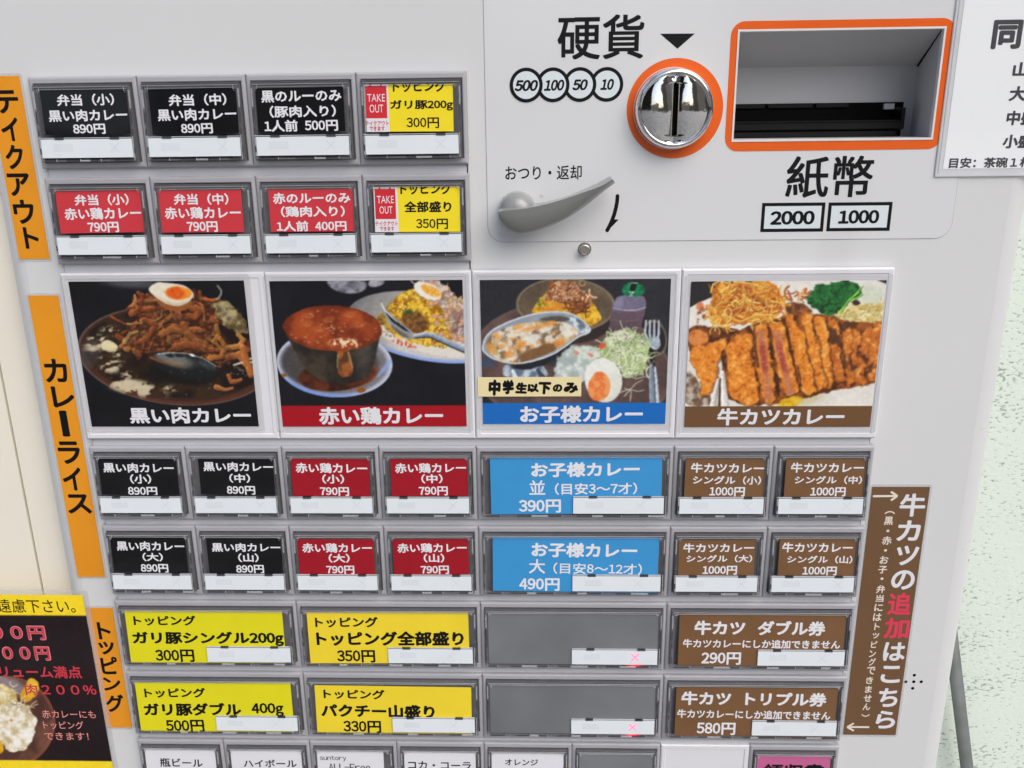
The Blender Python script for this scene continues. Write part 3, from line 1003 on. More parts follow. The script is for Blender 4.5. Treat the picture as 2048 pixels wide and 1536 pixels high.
# orange frame of the bill slot and ring of the coin slot
x0, x1, z0, z1 = bx('D', (118, 128, 1556, 979), PF)
b = MB()
h = .0011
b.ring(rrect(x0, x1, z0, z1, .0062, 6), rrect(hole[0] + h * .2, hole[1] - h * .2, hole[2] + h * .2, hole[3] - h * .2, .0005, 6), ink - .0001, PF - .00002, orange)
b.build('bill_frame_print', plate)
CCX, CCZ = at('C', 1498, 797, PF)
cr_ = (at('C', 1850, 797, PF)[0] - at('C', 1146, 797, PF)[0]) / 2
b = MB()
b.ring(circle(CCX, CCZ, cr_, 96), circle(CCX, CCZ, cr_ * .6, 96), ink - .0001, PF - .00002, orange)
b.build('coin_ring_print', plate)

# chrome coin slot
SY = -.004
sx_, sz_ = at('G', 772, 820, SY)
r0 = (at('G', 1326, 820, SY)[0] - at('G', 214, 820, SY)[0]) / 2
coin = MB()
coin.lathe(sx_, sz_, [(r0, PF + .0002), (r0 * 1.0, PF - .001), (r0 * .985, SY + .0016), (r0 * .95, SY + .0003), (r0 * .90, SY - .0006),
                      (r0 * .868, SY - .0007), (r0 * .852, SY - .0002), (r0 * .842, SY + .0008)], chrome, n=96, cap=False)
coin.lathe(sx_, sz_, [(r0 * .95, PF + .0002), (r0 * 1.012, PF - .0001), (r0 * 1.012, PF - .0004), (r0 * .99, PF - .0005)], film, n=96, cap=False)
coin_o = coin.build('coin_slot', machine)
# dish: two polished cheeks that slope towards the slot
b = MB()
ri = r0 * .845
hw_ = .00125
sl0, sl1 = sz_ - .0152, sz_ + .0140
sl0 = at('G', 770, 1200, SY)[1]
sl1 = at('G', 795, 460, SY)[1]
NX, NZ = 40, 48
for sgn in (-1, 1):
    grid = []
    for i in range(NX + 1):
        rowp = []
        for j in range(NZ + 1):
            v = -1 + 2 * j / NZ
            zz = ri * math.sin(v * math.pi / 2)
            half = math.sqrt(max(0, ri * ri - zz * zz))
            u = i / NX
            x_in = hw_ if sl0 - sz_ <= zz <= sl1 - sz_ else 0.
            x_in = min(x_in, half)
            x = x_in + (half - x_in) * u
            d = math.hypot(x, zz) / ri
            y = SY + .0009 - .0016 * (1 - d ** 2) + .0012 * (1 - u) ** 2
            rowp.append((sx_ + sgn * x, y, sz_ + zz))
        grid.append(rowp)
    vs = [p for r_ in grid for p in r_]
    fs = []
    for i in range(NX):
        for j in range(NZ):
            a = i * (NZ + 1) + j
            q = (a, a + NZ + 1, a + NZ + 2, a + 1)
            fs.append(q if sgn > 0 else q[::-1])
    b.add(vs, fs, chrome, True)
b.build('dish', coin_o)
b = MB()
b.box(sx_ - hw_ * 1.05, sx_ + hw_ * 1.05, SY + .0030, SY + .0036, sl0, sl1, void)
b.box(sx_ - hw_ - .0004, sx_ - hw_, SY - .0002, SY + .0030, sl0, sl1, steel)
b.box(sx_ + hw_, sx_ + hw_ + .0004, SY - .0002, SY + .0030, sl0, sl1, steel)
b.build('slot_opening', coin_o)

# bill slot recess
BY = .040
ci = MB()
lip = .0009
x0, x1, z0, z1 = hole
ci.rects([fr(x0, x1, z0, z1, PF - .0004, .00002), fr(x0, x1, z0, z1, PF - .0004, lip), fr(x0, x1, z0, z1, PF + .002, lip + .0002)], inner_rim)
# ceiling and sides reach back to the rear face
rx0, rx1 = x0 + lip, x1 - lip
rz0, rz1 = z0 + lip, z1 - lip
bx_r = at('D', 1355, 430, BY)[0]
bz_t = at('D', 800, 433, BY)[1]
ci.add([(rx0, PF + .002, rz1), (rx1, PF + .002, rz1), (bx_r, BY, bz_t), (rx0, BY, bz_t)], [(0, 1, 2, 3)], inner_grey)
ci.add([(rx1, PF + .002, rz0), (rx1, PF + .002, rz1), (bx_r, BY, bz_t), (bx_r, BY, rz0)], [(0, 3, 2, 1)], inner_grey)
ci.add([(rx0, PF + .002, rz0), (rx0, PF + .002, rz1), (rx0, BY, bz_t), (rx0, BY, rz0)], [(0, 1, 2, 3)], inner_grey)
ci.add([(rx0, PF + .002, rz0), (rx1, PF + .002, rz0), (bx_r, BY, rz0), (rx0, BY, rz0)], [(3, 2, 1, 0)], inner_grey)
ci.add([(rx0, BY, rz0), (bx_r, BY, rz0), (bx_r, BY, bz_t), (rx0, BY, bz_t)], [(0, 1, 2, 3)], inner_grey)
# dark joint in the corner
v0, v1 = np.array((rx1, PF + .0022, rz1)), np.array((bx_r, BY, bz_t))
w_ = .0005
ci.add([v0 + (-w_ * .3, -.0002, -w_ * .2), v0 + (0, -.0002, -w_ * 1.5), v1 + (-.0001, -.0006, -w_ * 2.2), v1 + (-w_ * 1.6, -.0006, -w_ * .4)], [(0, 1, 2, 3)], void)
bill = ci.build('bill_slot', machine)
b = MB()
# black bill mouth standing out of the rear face
mb = bx('D', (188, 672, 1250, 905), BY - .0004)
b.box(rx0 + .0001, mb[1], BY - .0006, BY + .002, rz0, mb[3], void)
MY = BY - .013
m2 = bx('D', (200, 708, 1272, 850), MY)
x0_, x1_ = rx0 + .0012, m2[1]
zt, zb_ = m2[3], m2[2]
b.rects([(x0_, x1_, zb_, zt - .006, BY), (x0_, x1_, zb_, zt - .006, MY + .001), (x0_ + .0006, x1_ - .0006, zb_ + .0006, zt - .0066, MY), ], black_plastic, cap1=True)
b.box(x0_, x0_ + .0026, MY + .0004, BY, zb_ + .0004, zt, black_plastic)
b.box(x1_ - .0018, x1_, MY + .0004, BY, zb_ + .0004, zt, black_plastic)
b.box(x0_ + .003, x1_ - .003, MY - .0008, MY + .004, zt - .0064, zt - .0058, black_plastic)
b.box(x0_ + .001, x1_ - .003, MY + .0015, BY, rz0 + .0004, zb_ - .0006, black_plastic)
for xa, xb in ((.005, .022), (.024, .046), (.048, .064)):
    b.box(rx0 + xa, rx0 + xb, BY - .002, BY, zt + .0006, zt + .0026, black_plastic)
g_ = bx('D', (1135, 675, 1240, 712), BY - .002)
b.box(g_[0], g_[1] - .003, BY - .0025, BY, g_[2], g_[3], inner_grey)
b.build('bill_mouth', bill)

# ------------------------------------------------------------------ coin return lever
U = [(150, 468), (152, 456), (170, 430), (230, 418), (320, 425), (450, 411), (600, 385), (720, 343), (850, 288), (960, 232), (1006, 206), (1020, 199), (1024, 201)]
Rr = [(142, 498), (146, 490), (165, 478), (225, 470), (320, 465), (450, 443), (600, 406), (720, 366), (850, 320), (958, 286), (1026, 242), (1043, 232), (1047, 234)]
Lw = [(147, 545), (154, 568), (172, 610), (230, 656), (320, 680), (450, 652), (600, 594), (720, 530), (850, 440), (964, 338), (1046, 278), (1068, 264), (1071, 264)]
yb, yr = -.003, -.0165
secs = []
for u, r, l in zip(U, Rr, Lw):
    uu, rr, ll = at('E', *u, yb), at('E', *r, yr), at('E', *l, yr + .006)
    uu, rr, ll = np.array(uu), np.array(rr), np.array(ll)
    lf = rr + (ll - rr) * .86
    lb = rr + (ll - rr) * .93
    secs.append([(uu[0], yb, uu[1]), (uu[0] * .85 + rr[0] * .15, yb * .6 + yr * .4, uu[1] * .85 + rr[1] * .15), (rr[0] * .97 + uu[0] * .03, yr + .0004, rr[1] * .97 + uu[1] * .03),
                 (rr[0], yr, rr[1]), (rr[0] * .97 + lf[0] * .03, yr + .0001, rr[1] * .97 + lf[1] * .03), ((rr[0] + lf[0]) / 2, yr + .0014, (rr[1] + lf[1]) / 2), (lf[0], yr + .0046, lf[1]), (ll[0], yr + .0080, ll[1]), (lb[0], yb - .004, lb[1]), (lb[0], yb, lb[1])])
lv = MB()
n = len(secs[0])
vs = [p for s_ in secs for p in s_]
fs = []
for k in range(len(secs) - 1):
    for i in range(n):
        j = (i + 1) % n
        fs.append((k * n + i, k * n + j, (k + 1) * n + j, (k + 1) * n + i))
fs.append(tuple(range(n))[::-1])
fs.append(tuple((len(secs) - 1) * n + i for i in range(n)))
lv.add(vs, fs, lever_grey, True)
lever = lv.build('return_lever', machine)
bmf = bmesh.new()
bmf.from_mesh(lever.data)
bmesh.ops.recalc_face_normals(bmf, faces=bmf.faces[:])
bmf.to_mesh(lever.data)
bmf.free()
sub = lever.modifiers.new('smooth', 'SUBSURF')
sub.levels = sub.render_levels = 2
hb = MB()
hx_, hz_ = at('E', 290, 492, -.010)
hr = (at('E', 440, 492, -.010)[0] - at('E', 141, 492, -.010)[0]) / 2
hb.lathe(hx_, hz_, [(hr * 1.0, PF), (hr * 1.0, -.0060), (hr * .97, -.0085), (hr * .88, -.0108), (hr * .7, -.0126), (hr * .4, -.0138), (hr * .1, -.0141)], lever_grey, n=48)
hb.build('lever_hub', lever)

# small steel lock pin and speaker holes
pz_ = at('E', 827, 788, .001)
pr = .0026
b = MB()
b.lathe(pz_[0], pz_[1], [(pr * 1.12, PANEL), (pr * 1.12, PANEL - .0012), (pr, PANEL - .0014), (pr, .0003), (pr * .95, .0001)], steel, n=40, cap=False)
b.lathe(pz_[0], pz_[1], [(pr * .95, .0001), (pr * .86, .0000), (pr * .84, .0002), (pr * .5, .0002)], steel, n=40, smooth=False)
b.lathe(pz_[0], pz_[1], [(pr * 1.25, PANEL - .0002), (pr * 1.13, PANEL - .0003)], seam_dark, n=40, cap=False)
b.build('lock_pin', machine)
for hx2, hy2 in ((503, 1041), (457, 1076), (500, 1076), (540, 1076), (494, 1111)):
    X, Z = at('Y', hx2, hy2, PANEL)
    b = MB()
    b.lathe(X, Z, [(.00095, PANEL - .00003), (.00088, PANEL - .00004)], void, n=20)
    b.build('speaker_hole', machine)
# ------------------------------------------------------------------ printed pictures: colours laid on a fine grid of the card itself
def _hash(ix, iy, seed):
    n = (ix.astype(np.int64) * 374761393 + iy.astype(np.int64) * 668265263 + seed * 144665) & 0x7fffffff
    n = ((n ^ (n >> 13)) * 1274126177) & 0x7fffffff
    return ((n ^ (n >> 16)) & 0xffff) / 65535.0


def vnoise(x, y, s, seed=0):
    u, v = x / s, y / s
    iu, iv = np.floor(u), np.floor(v)
    fu, fv = u - iu, v - iv
    fu, fv = fu * fu * (3 - 2 * fu), fv * fv * (3 - 2 * fv)
    h = lambda a, b_: _hash(iu + a, iv + b_, seed)
    return (h(0, 0) * (1 - fu) + h(1, 0) * fu) * (1 - fv) + (h(0, 1) * (1 - fu) + h(1, 1) * fu) * fv


def fbm(x, y, s, seed=0, o=4):
    t, a, w = 0., .5, 0.
    for k in range(o):
        t = t + a * vnoise(x, y, s / 2 ** k, seed + k * 17)
        w += a
        a *= .55
    return t / w


def sstep(a, b_, v):
    t = np.clip((v - a) / (b_ - a + 1e-9), 0, 1)
    return t * t * (3 - 2 * t)


class Canvas:
    def __init__(s, x, y, bg):
        s.x, s.y = x, y
        s.c = np.ones((len(x), 3)) * np.array(bg, float)

    def put(s, a, col, idx=None):
        a = np.clip(a, 0, 1)[:, None]
        col = np.array(col, float)
        if idx is None:
            s.c = s.c * (1 - a) + col * a
        else:
            s.c[idx] = s.c[idx] * (1 - a) + col * a

    def ell(s, cx, cy, rx, ry, rot=0., soft=6, wob=0., ws=40, seed=1):
        c, sn = math.cos(math.radians(rot)), math.sin(math.radians(rot))
        dx, dy = s.x - cx, s.y - cy
        u, v = (dx * c + dy * sn) / rx, (-dx * sn + dy * c) / ry
        d = (np.sqrt(u * u + v * v) - 1) * min(rx, ry)
        if wob:
            d = d + (fbm(s.x, s.y, ws, seed) - .5) * 2 * wob
        return 1 - sstep(-soft / 2, soft / 2, d), d

    def poly(s, pts, soft=6, wob=0., ws=40, seed=1, cut=2):
        P = np.array(pts, float)
        for _ in range(cut):                     # round the corners
            N = np.roll(P, -1, 0)
            P = np.stack([P * .78 + N * .22, P * .22 + N * .78], 1).reshape(-1, 2)
        inside = np.zeros(len(s.x), bool)
        dm = np.full(len(s.x), 1e9)
        for i in range(len(P)):
            a, b_ = P[i], P[(i + 1) % len(P)]
            e = b_ - a
            wx, wy = s.x - a[0], s.y - a[1]
            t = np.clip((wx * e[0] + wy * e[1]) / (e @ e + 1e-9), 0, 1)
            dm = np.minimum(dm, np.hypot(wx - t * e[0], wy - t * e[1]))
            cr = ((a[1] > s.y) != (b_[1] > s.y))
            xs = a[0] + (s.y - a[1]) * e[0] / (e[1] if abs(e[1]) > 1e-9 else 1e-9)
            inside ^= cr & (s.x < xs)
        d = np.where(inside, -dm, dm)
        if wob:
            d = d + (fbm(s.x, s.y, ws, seed) - .5) * 2 * wob
        return 1 - sstep(-soft / 2, soft / 2, d), d

    def stroke(s, pts, w0, w1, col, shade=.45, soft=4, alpha=1., light=None, rough=0., seed=0):
        """a strand with a lit upper-left side and a dark lower edge"""
        P = np.array(pts, float)
        w = max(w0, w1) + soft + 4
        lo, hi = P.min(0) - w, P.max(0) + w
        idx = np.nonzero((s.x > lo[0]) & (s.x < hi[0]) & (s.y > lo[1]) & (s.y < hi[1]))[0]
        if not len(idx):
            return
        x, y = s.x[idx], s.y[idx]
        best = np.full(len(idx), 1e9)
        side = np.zeros(len(idx))
        tt = np.zeros(len(idx))
        n = len(P) - 1
        for i in range(n):
            e = P[i + 1] - P[i]
            L = math.hypot(*e) + 1e-9
            wx, wy = x - P[i][0], y - P[i][1]
            t = np.clip((wx * e[0] + wy * e[1]) / (L * L), 0, 1)
            ddx, ddy = wx - t * e[0], wy - t * e[1]
            d = np.hypot(ddx, ddy)
            k = d < best
            best[k] = d[k]
            side[k] = ((-ddx - ddy * 1.6) / 1.9)[k]
            tt[k] = ((i + t) / n)[k]
        W = w0 + (w1 - w0) * tt
        if rough:
            best = best + (fbm(x, y, rough * 4, seed) - .5) * rough * 2
        a = 1 - sstep(W - soft / 2, W + soft / 2, best)
        sh = np.clip(side / (W + 1e-6), -1, 1)
        f = 1 + shade * sh
        tex = .85 + .3 * fbm(x, y, 22, seed + 5)
        cc = np.array(col, float)[None, :] * (f * tex)[:, None]
        if light:
            hl = sstep(.45, .9, sh) * .6
            cc = cc * (1 - hl[:, None]) + np.array(light, float) * hl[:, None]
        s.put(a * alpha, np.clip(cc, 0, 255), idx)

    def strands(s, n, inside, cols, wid, ln, seed, ang=None, curl=.8, shade=.45, light=None, rough=0., soft=4):
        """strands scattered over a mask"""
        r = random.Random(seed)
        ids = np.nonzero(inside > .5)[0]
        for k in range(n):
            i = ids[r.randrange(len(ids))]
            a = r.uniform(0, 6.283) if ang is None else math.radians(r.gauss(ang[0], ang[1]))
            L = r.uniform(*ln)
            cv = r.uniform(-curl, curl)
            pts, px_, py_ = [], s.x[i], s.y[i]
            m = 6
            px_ -= math.cos(a) * L / 2
            py_ -= math.sin(a) * L / 2
            for q in range(m):
                pts.append((px_, py_))
                px_ += math.cos(a) * L / m
                py_ += math.sin(a) * L / m
                a += cv / m * 2.4
            w = r.uniform(*wid)
            c = cols[r.randrange(len(cols))]
            j = r.uniform(.8, 1.15)
            s.stroke(pts, w, w * r.uniform(.5, .95), [min(255, v * j) for v in c], shade, light=light, rough=rough, seed=seed + k, soft=soft)

    def tex(s, a, c0, c1, sc, seed, lo=.3, hi=.7, o=4):
        n = sstep(lo, hi, fbm(s.x, s.y, sc, seed, o))[:, None]
        col = np.array(c0, float) * (1 - n) + np.array(c1, float) * n
        s.put(a, col)


def band(cv, t, col):
    """caption band along the lower edge; t = height fraction where it ends"""
    cv.caption = (t, col)


print_mats = {}


def print_material(name, gloss):
    if name in print_mats:
        return print_mats[name]
    m = bpy.data.materials.new(name)
    m.use_nodes = True
    nt = m.node_tree
    p = nt.nodes['Principled BSDF']
    at_ = nt.nodes.new('ShaderNodeAttribute')
    at_.attribute_name = 'print'
    tcn = nt.nodes.new('ShaderNodeTexCoord')
    no = nt.nodes.new('ShaderNodeTexNoise')
    no.inputs['Scale'].default_value = 35
    nt.links.new(tcn.outputs['Object'], no.inputs['Vector'])
    bpn = nt.nodes.new('ShaderNodeBump')
    bpn.inputs['Strength'].default_value = .12
    bpn.inputs['Distance'].default_value = .0004
    nt.links.new(no.outputs['Fac'], bpn.inputs['Height'])
    nt.links.new(bpn.outputs['Normal'], p.inputs['Coat Normal'])
    nt.links.new(at_.outputs['Color'], p.inputs['Base Color'])
    p.inputs['Roughness'].default_value = .5
    p.inputs['Specular IOR Level'].default_value = .25
    p.inputs['Coat Weight'].default_value = gloss
    p.inputs['Coat Roughness'].default_value = .07
    print_mats[name] = m
    return m


def picture(name, z, rect, Y, step, bg, fn, parent=None, loc=None, gloss=.3, blur=1):
    """flat print as a fine grid; fn paints it"""
    x0, x1, z0, z1 = rect
    nx, nz = max(2, int((x1 - x0) / step)), max(2, int((z1 - z0) / step))
    X, Z = np.meshgrid(np.linspace(x0, x1, nx + 1), np.linspace(z0, z1, nz + 1))
    P = np.stack([X.ravel(), np.full(X.size, Y), Z.ravel()], 1)
    sx, sy = project(P)
    o = ZOOM[z]
    cv = Canvas((sx - o[0]) / o[2], (sy - o[1]) / o[2], bg)
    cv.caption = None
    cv.u, cv.v = (P[:, 0] - x0) / (x1 - x0), (P[:, 2] - z0) / (z1 - z0)
    fn(cv)
    g = cv.c.reshape(nz + 1, nx + 1, 3)
    for _ in range(blur):                       # the softness of an enlarged, laminated print
        q = np.pad(g, ((1, 1), (1, 1), (0, 0)), mode='edge')
        g = (q[:-2, 1:-1] + q[2:, 1:-1] + q[1:-1, :-2] + q[1:-1, 2:] + q[:-2, :-2] * .6 + q[2:, 2:] * .6 + q[:-2, 2:] * .6 + q[2:, :-2] * .6 + q[1:-1, 1:-1] * 1.6) / 8
    cv.c = g.reshape(-1, 3)
    mo = (fbm(cv.x, cv.y, 26, 71, 3) - .5)[:, None]
    lum = cv.c.max(1)[:, None] / 255
    cv.c = cv.c * (1 + mo * .24 * np.clip(1.25 - lum, .08, 1))
    if cv.caption is not None:
        t, col = cv.caption
        a_ = (1 - sstep(t - .003, t + .003, cv.v))[:, None]
        cv.c = cv.c * (1 - a_) + np.array(col, float) * a_
    c = np.clip(cv.c + (fbm(cv.x, cv.y, 5, 99, 2)[:, None] - .5) * 7, 0, 255) / 255
    lc = np.where(c <= .04045, c / 12.92, ((c + .055) / 1.055) ** 2.4)
    i = np.arange(nx * nz)
    r, q = i // nx, i % nx
    a = r * (nx + 1) + q
    F = np.stack([a, a + 1, a + nx + 2, a + nx + 1], 1)
    if loc is not None:
        P = P - np.array(loc)
    me = bpy.data.meshes.new(name)
    me.vertices.add(len(P))
    me.vertices.foreach_set('co', P.ravel())
    me.loops.add(F.size)
    me.loops.foreach_set('vertex_index', F.ravel().astype(np.int32))
    me.polygons.add(len(F))
    me.polygons.foreach_set('loop_start', np.arange(0, F.size, 4, dtype=np.int32))
    me.update(calc_edges=True)
    at_ = me.color_attributes.new('print', 'FLOAT_COLOR', 'POINT')
    at_.data.foreach_set('color', np.concatenate([lc, np.ones((len(lc), 1))], 1).ravel().astype(np.float32))
    me.materials.append(print_material('printed_picture_%d' % int(gloss * 10), gloss))
    ob = bpy.data.objects.new(name, me)
    COL.objects.link(ob)
    if loc is not None:
        ob.location = loc
    if parent is not None:
        ob.parent = parent
        ob.matrix_parent_inverse = parent_world(parent).inverted()
    return ob


# ---- black meat curry (zoom F)
def paint_black(cv):
    x, y = cv.x, cv.y
    cv.put(sstep(.35, .8, fbm(x, y, 400, 3)) * .5, (30, 28, 36))
    a, d = cv.ell(620, 70, 260, 50, 4, 60)
    cv.put(a * .8, (92, 92, 98))
    a, d = cv.ell(1050, 770, 925, 462, 6, 8)
    cv.put(a, (58, 36, 26))
    cv.put(np.exp(-(d / 6) ** 2) * .8, (132, 104, 88))
    cv.put(np.exp(-((d + 22) / 14) ** 2) * .5 * sstep(700, 1150, y), (120, 62, 40))
    a, d = cv.ell(1050, 752, 868, 412, 6, 14)
    cv.tex(a, (26, 16, 10), (56, 37, 20), 170, 5)
    a, d = cv.ell(240, 740, 90, 150, 15, 50)
    cv.put(a * .5, (86, 80, 84))
    for k, (cx, cy, rx, ry, rot, th, sc, s_) in enumerate(((660, 1070, 280, 75, 12, .47, 110, 11), (300, 640, 110, 70, -10, .5, 60, 12), (420, 850, 110, 80, 20, .5, 70, 13), (270, 700, 70, 30, 0, .42, 50, 18),
                                                  (520, 770, 60, 60, 30, .5, 50, 14), (1000, 1080, 60, 30, 0, .5, 40, 15), (600, 950, 60, 30, 0, .55, 40, 16), (1640, 950, 70, 60, 20, .55, 45, 17), (440, 530, 90, 40, 0, .56, 36, 19))):
        a, d = cv.ell(cx, cy, rx, ry, rot, 60)
        n = fbm(x + y * .4, y * 1.7, sc, s_)
        cv.put(a * sstep(th - .02, th + .08, n), (205, 192, 158))
    a, d = cv.ell(420, 680, 82, 52, 18, 12, 14, 40, 6)
    cv.put(a, (226, 214, 170))
    cv.put(a * sstep(680, 740, y) * .4, (180, 160, 120))
    # rice at the back
    m, d = cv.poly([(1350, 260), (1420, 240), (1540, 235), (1600, 290), (1660, 340), (1720, 430), (1745, 560), (1640, 560), (1500, 470), (1400, 400)], 16, 26, 50, 21)
    cv.tex(m, (84, 70, 38), (176, 160, 112), 46, 22)
    a, d = cv.ell(1560, 380, 90, 40, 40, 60)
    cv.put(a * .3, (200, 195, 165))
    # mound of shredded meat
    m, d = cv.poly([(640, 350), (690, 240), (720, 180), (830, 190), (1000, 260), (1200, 230), (1360, 235), (1440, 420), (1490, 560), (1600, 720), (1640, 800), (1450, 835), (1330, 770), (1000, 735),
                    (760, 735), (600, 680), (545, 620), (600, 500), (690, 420)], 10, 22, 60, 23)
    cv.tex(m, (36, 18, 10), (98, 52, 24), 70, 24)
    pal = [(146, 78, 36), (124, 62, 28), (166, 96, 48), (104, 50, 24), (172, 110, 58), (132, 76, 40)]
    cv.strands(120, m, [(84, 42, 20), (104, 52, 24), (66, 32, 16)], (10, 22), (120, 260), 31, curl=1.2, rough=5)
    cv.strands(70, m, pal, (14, 34), (70, 200), 32, curl=1.1, shade=.28, rough=16, soft=8)
    cv.put(m * sstep(.52, .7, fbm(x, y, 120, 77)) * .55, (44, 22, 12))
    cv.strands(46, m, pal, (8, 20), (60, 170), 33, curl=1.5, shade=.34, light=(196, 132, 80), rough=13, soft=6)
    r = random.Random(12)
    ids = np.nonzero(m > .6)[0]
    for k in range(58):                      # folded flakes of meat
        q = ids[r.randrange(len(ids))]
        cx, cy, rx, ry, rot = x[q], y[q], r.uniform(34, 86), r.uniform(13, 30), r.gauss(-10, 50)
        a, d = cv.ell(cx + 5, cy + 11, rx, ry, rot, 16, 10, 36, 200 + k)
        cv.put(a * .6, (38, 18, 10))
        a, d = cv.ell(cx, cy, rx, ry, rot, 7, 12, 36, 200 + k)
        c_ = np.array(pal[r.randrange(len(pal))], float) * r.uniform(.75, 1.12)
        up = np.clip((cy - y) / (ry + 14), -1, 1)[:, None]
        fib = (fbm(x + y * .5, y * 2.2, 30, 300 + k, 3) - .5)[:, None]
        col = np.clip(c_ * (1 + .38 * up + .7 * fib), 0, 255)
        a = a[:, None]
        cv.c = cv.c * (1 - a) + col * a
        e = np.exp(-((d + 4) / 4) ** 2) * (up[:, 0] > .3) * a[:, 0] * .4
        cv.put(e, (226, 164, 104))
    for p_, w_, c_ in (([(640, 360), (720, 330), (840, 320)], 34, (170, 90, 42)), ([(735, 190), (728, 250), (700, 330)], 24, (150, 70, 34)), ([(430, 395), (520, 440), (600, 480)], 10, (150, 80, 44)),
                      ([(600, 470), (700, 462), (840, 450), (920, 400), (920, 330)], 9, (180, 140, 80)), ([(760, 430), (860, 470), (790, 600), (680, 650)], 30, (164, 86, 40)),
                      ([(930, 560), (1010, 510), (1120, 540)], 34, (188, 112, 52)), ([(1130, 470), (1170, 560), (1240, 620), (1330, 650)], 36, (170, 100, 48)),
                      ([(1050, 690), (1160, 660), (1330, 690)], 40, (164, 86, 36)), ([(1440, 480), (1460, 560), (1420, 640), (1500, 720)], 26, (188, 128, 56)),
                      ([(1380, 790), (1480, 780), (1530, 700), (1480, 600)], 30, (196, 120, 50)), ([(1550, 690), (1660, 680), (1700, 620), (1650, 570)], 26, (186, 128, 60)),
                      ([(1560, 780), (1660, 760), (1740, 880), (1770, 930)], 34, (180, 106, 50)), ([(1560, 960), (1580, 1020), (1680, 1000)], 24, (170, 96, 48)),
                      ([(1440, 1070), (1520, 1090), (1590, 1080)], 26, (176, 112, 62)), ([(990, 280), (1010, 350), (1060, 440)], 13, (180, 116, 60)),
                      ([(1210, 320), (1290, 330), (1240, 400), (1180, 380)], 34, (182, 96, 40)), ([(1290, 230), (1400, 245), (1470, 228)], 15, (176, 92, 40)), ([(1230, 250), (1310, 290), (1330, 440)], 10, (190, 120, 60)),
                      ([(570, 640), (620, 560), (690, 540)], 20, (200, 160, 92)), ([(750, 640), (740, 700), (800, 710), (850, 600)], 12, (150, 84, 44)), ([(660, 730), (710, 770)], 22, (120, 66, 40))):
        cv.stroke([(q[0] + 5, q[1] + 10) for q in p_], w_ + 3, w_ * .7, (40, 20, 12), .1, rough=14, seed=w_, soft=14, alpha=.6)
        cv.stroke(p_, w_, w_ * .7, [v * .92 for v in c_], .34, light=(204, 142, 88), rough=14, seed=w_, soft=6)
    cv.put(m * .22, (40, 22, 12))
    cv.c = cv.c * (1 + (m * (fbm(x, y, 34, 78, 3) - .5) * .5)[:, None])
    a, d = cv.poly([(1470, 455), (1560, 520), (1650, 610), (1600, 660), (1530, 590), (1480, 520)], 10, 10)
    cv.put(a, (30, 16, 12))
    a, d = cv.ell(1740, 700, 40, 30, 0, 20, 12)
    cv.put(a * .8, (180, 160, 120))
    a, d = cv.ell(1790, 690, 90, 90, 0, 40, 30)
    cv.tex(a * .7, (60, 22, 12), (130, 54, 26), 40, 44)
    # egg
    a, d = cv.ell(1040, 250, 165, 95, 8, 8)
    cv.put(a, (150, 86, 42))
    a, d = cv.poly([(788, 132), (830, 92), (890, 68), (960, 76), (1060, 82), (1140, 100), (1200, 140), (1228, 185), (1195, 250), (1110, 296), (1030, 296), (950, 268), (880, 228), (820, 178)], 6, 5, 60, 41)
    cv.put(a, (234, 226, 202))
    cv.put(a * sstep(-60, 0, d) * sstep(150, 290, y) * .6, (186, 164, 124))
    a, d = cv.ell(1080, 172, 122, 64, 4, 10, 8, 50, 42)
    cv.put(a, (238, 150, 48))
    a, d = cv.ell(1050, 172, 92, 52, 4, 36, 16, 40, 43)
    cv.put(a, (230, 92, 22))
    cv.strands(14, a, [(236, 110, 34), (216, 78, 16)], (4, 9), (20, 50), 45, shade=.2)
    cv.stroke([(1452, 100), (1490, 150), (1485, 190), (1450, 232)], 7, 9, (150, 148, 140), .3)
    # spoon
    a, d = cv.ell(1140, 940, 330, 110, 6, 60)
    cv.put(a * .85, (16, 13, 10))
    a, d = cv.ell(1135, 862, 322, 112, 12, 6)
    cv.put(a, (24, 26, 26))
    a2, d2 = cv.ell(1030, 800, 190, 55, 14, 50)
    cv.put(a * a2 * .75, (138, 140, 134))
    a2, d2 = cv.ell(1050, 850, 130, 30, 14, 40)
    cv.put(a * a2 * .5, (150, 118, 84))
    a2, d2 = cv.ell(1350, 850, 110, 40, 20, 40)
    cv.put(a * a2 * .4, (90, 104, 106))
    for cx in (1000, 1085):
        a2, d2 = cv.ell(cx, 768, 40, 16, 10, 12)
        cv.put(a * a2, (30, 30, 28))
    cv.stroke([(880, 755), (1000, 738), (1160, 748), (1320, 795), (1440, 870)], 4, 3, (196, 202, 200), .1)
    a2, d2 = cv.ell(1212, 764, 26, 12, 20, 12)
    cv.put(a2, (250, 248, 240))
    cv.stroke([(820, 790), (900, 825), (970, 846)], 12, 8, (122, 70, 34), .4)
    cv.stroke([(1610, 858), (1680, 836), (1900, 822)], 10, 9, (208, 200, 182), .2)
    cv.stroke([(1700, 806), (1780, 796), (1900, 788)], 9, 9, (214, 204, 186), .2)
    cv.stroke([(1690, 690), (1730, 830), (1775, 945)], 30, 36, (172, 102, 48), .5, rough=7)
    r = random.Random(9)
    for k in range(110):
        t = r.uniform(0, 6.28)
        q = r.uniform(.3, .97)
        X, Y_ = 1050 + 868 * q * math.cos(t), 760 + 405 * q * math.sin(t)
        if Y_ > 620 + (X > 1500) * 180 or X < 520:
            cv.stroke([(X, Y_), (X + r.uniform(4, 22), Y_ + r.uniform(-5, 5))], 2.5, 2, (214, 198, 168), .1, alpha=r.uniform(.3, .9))


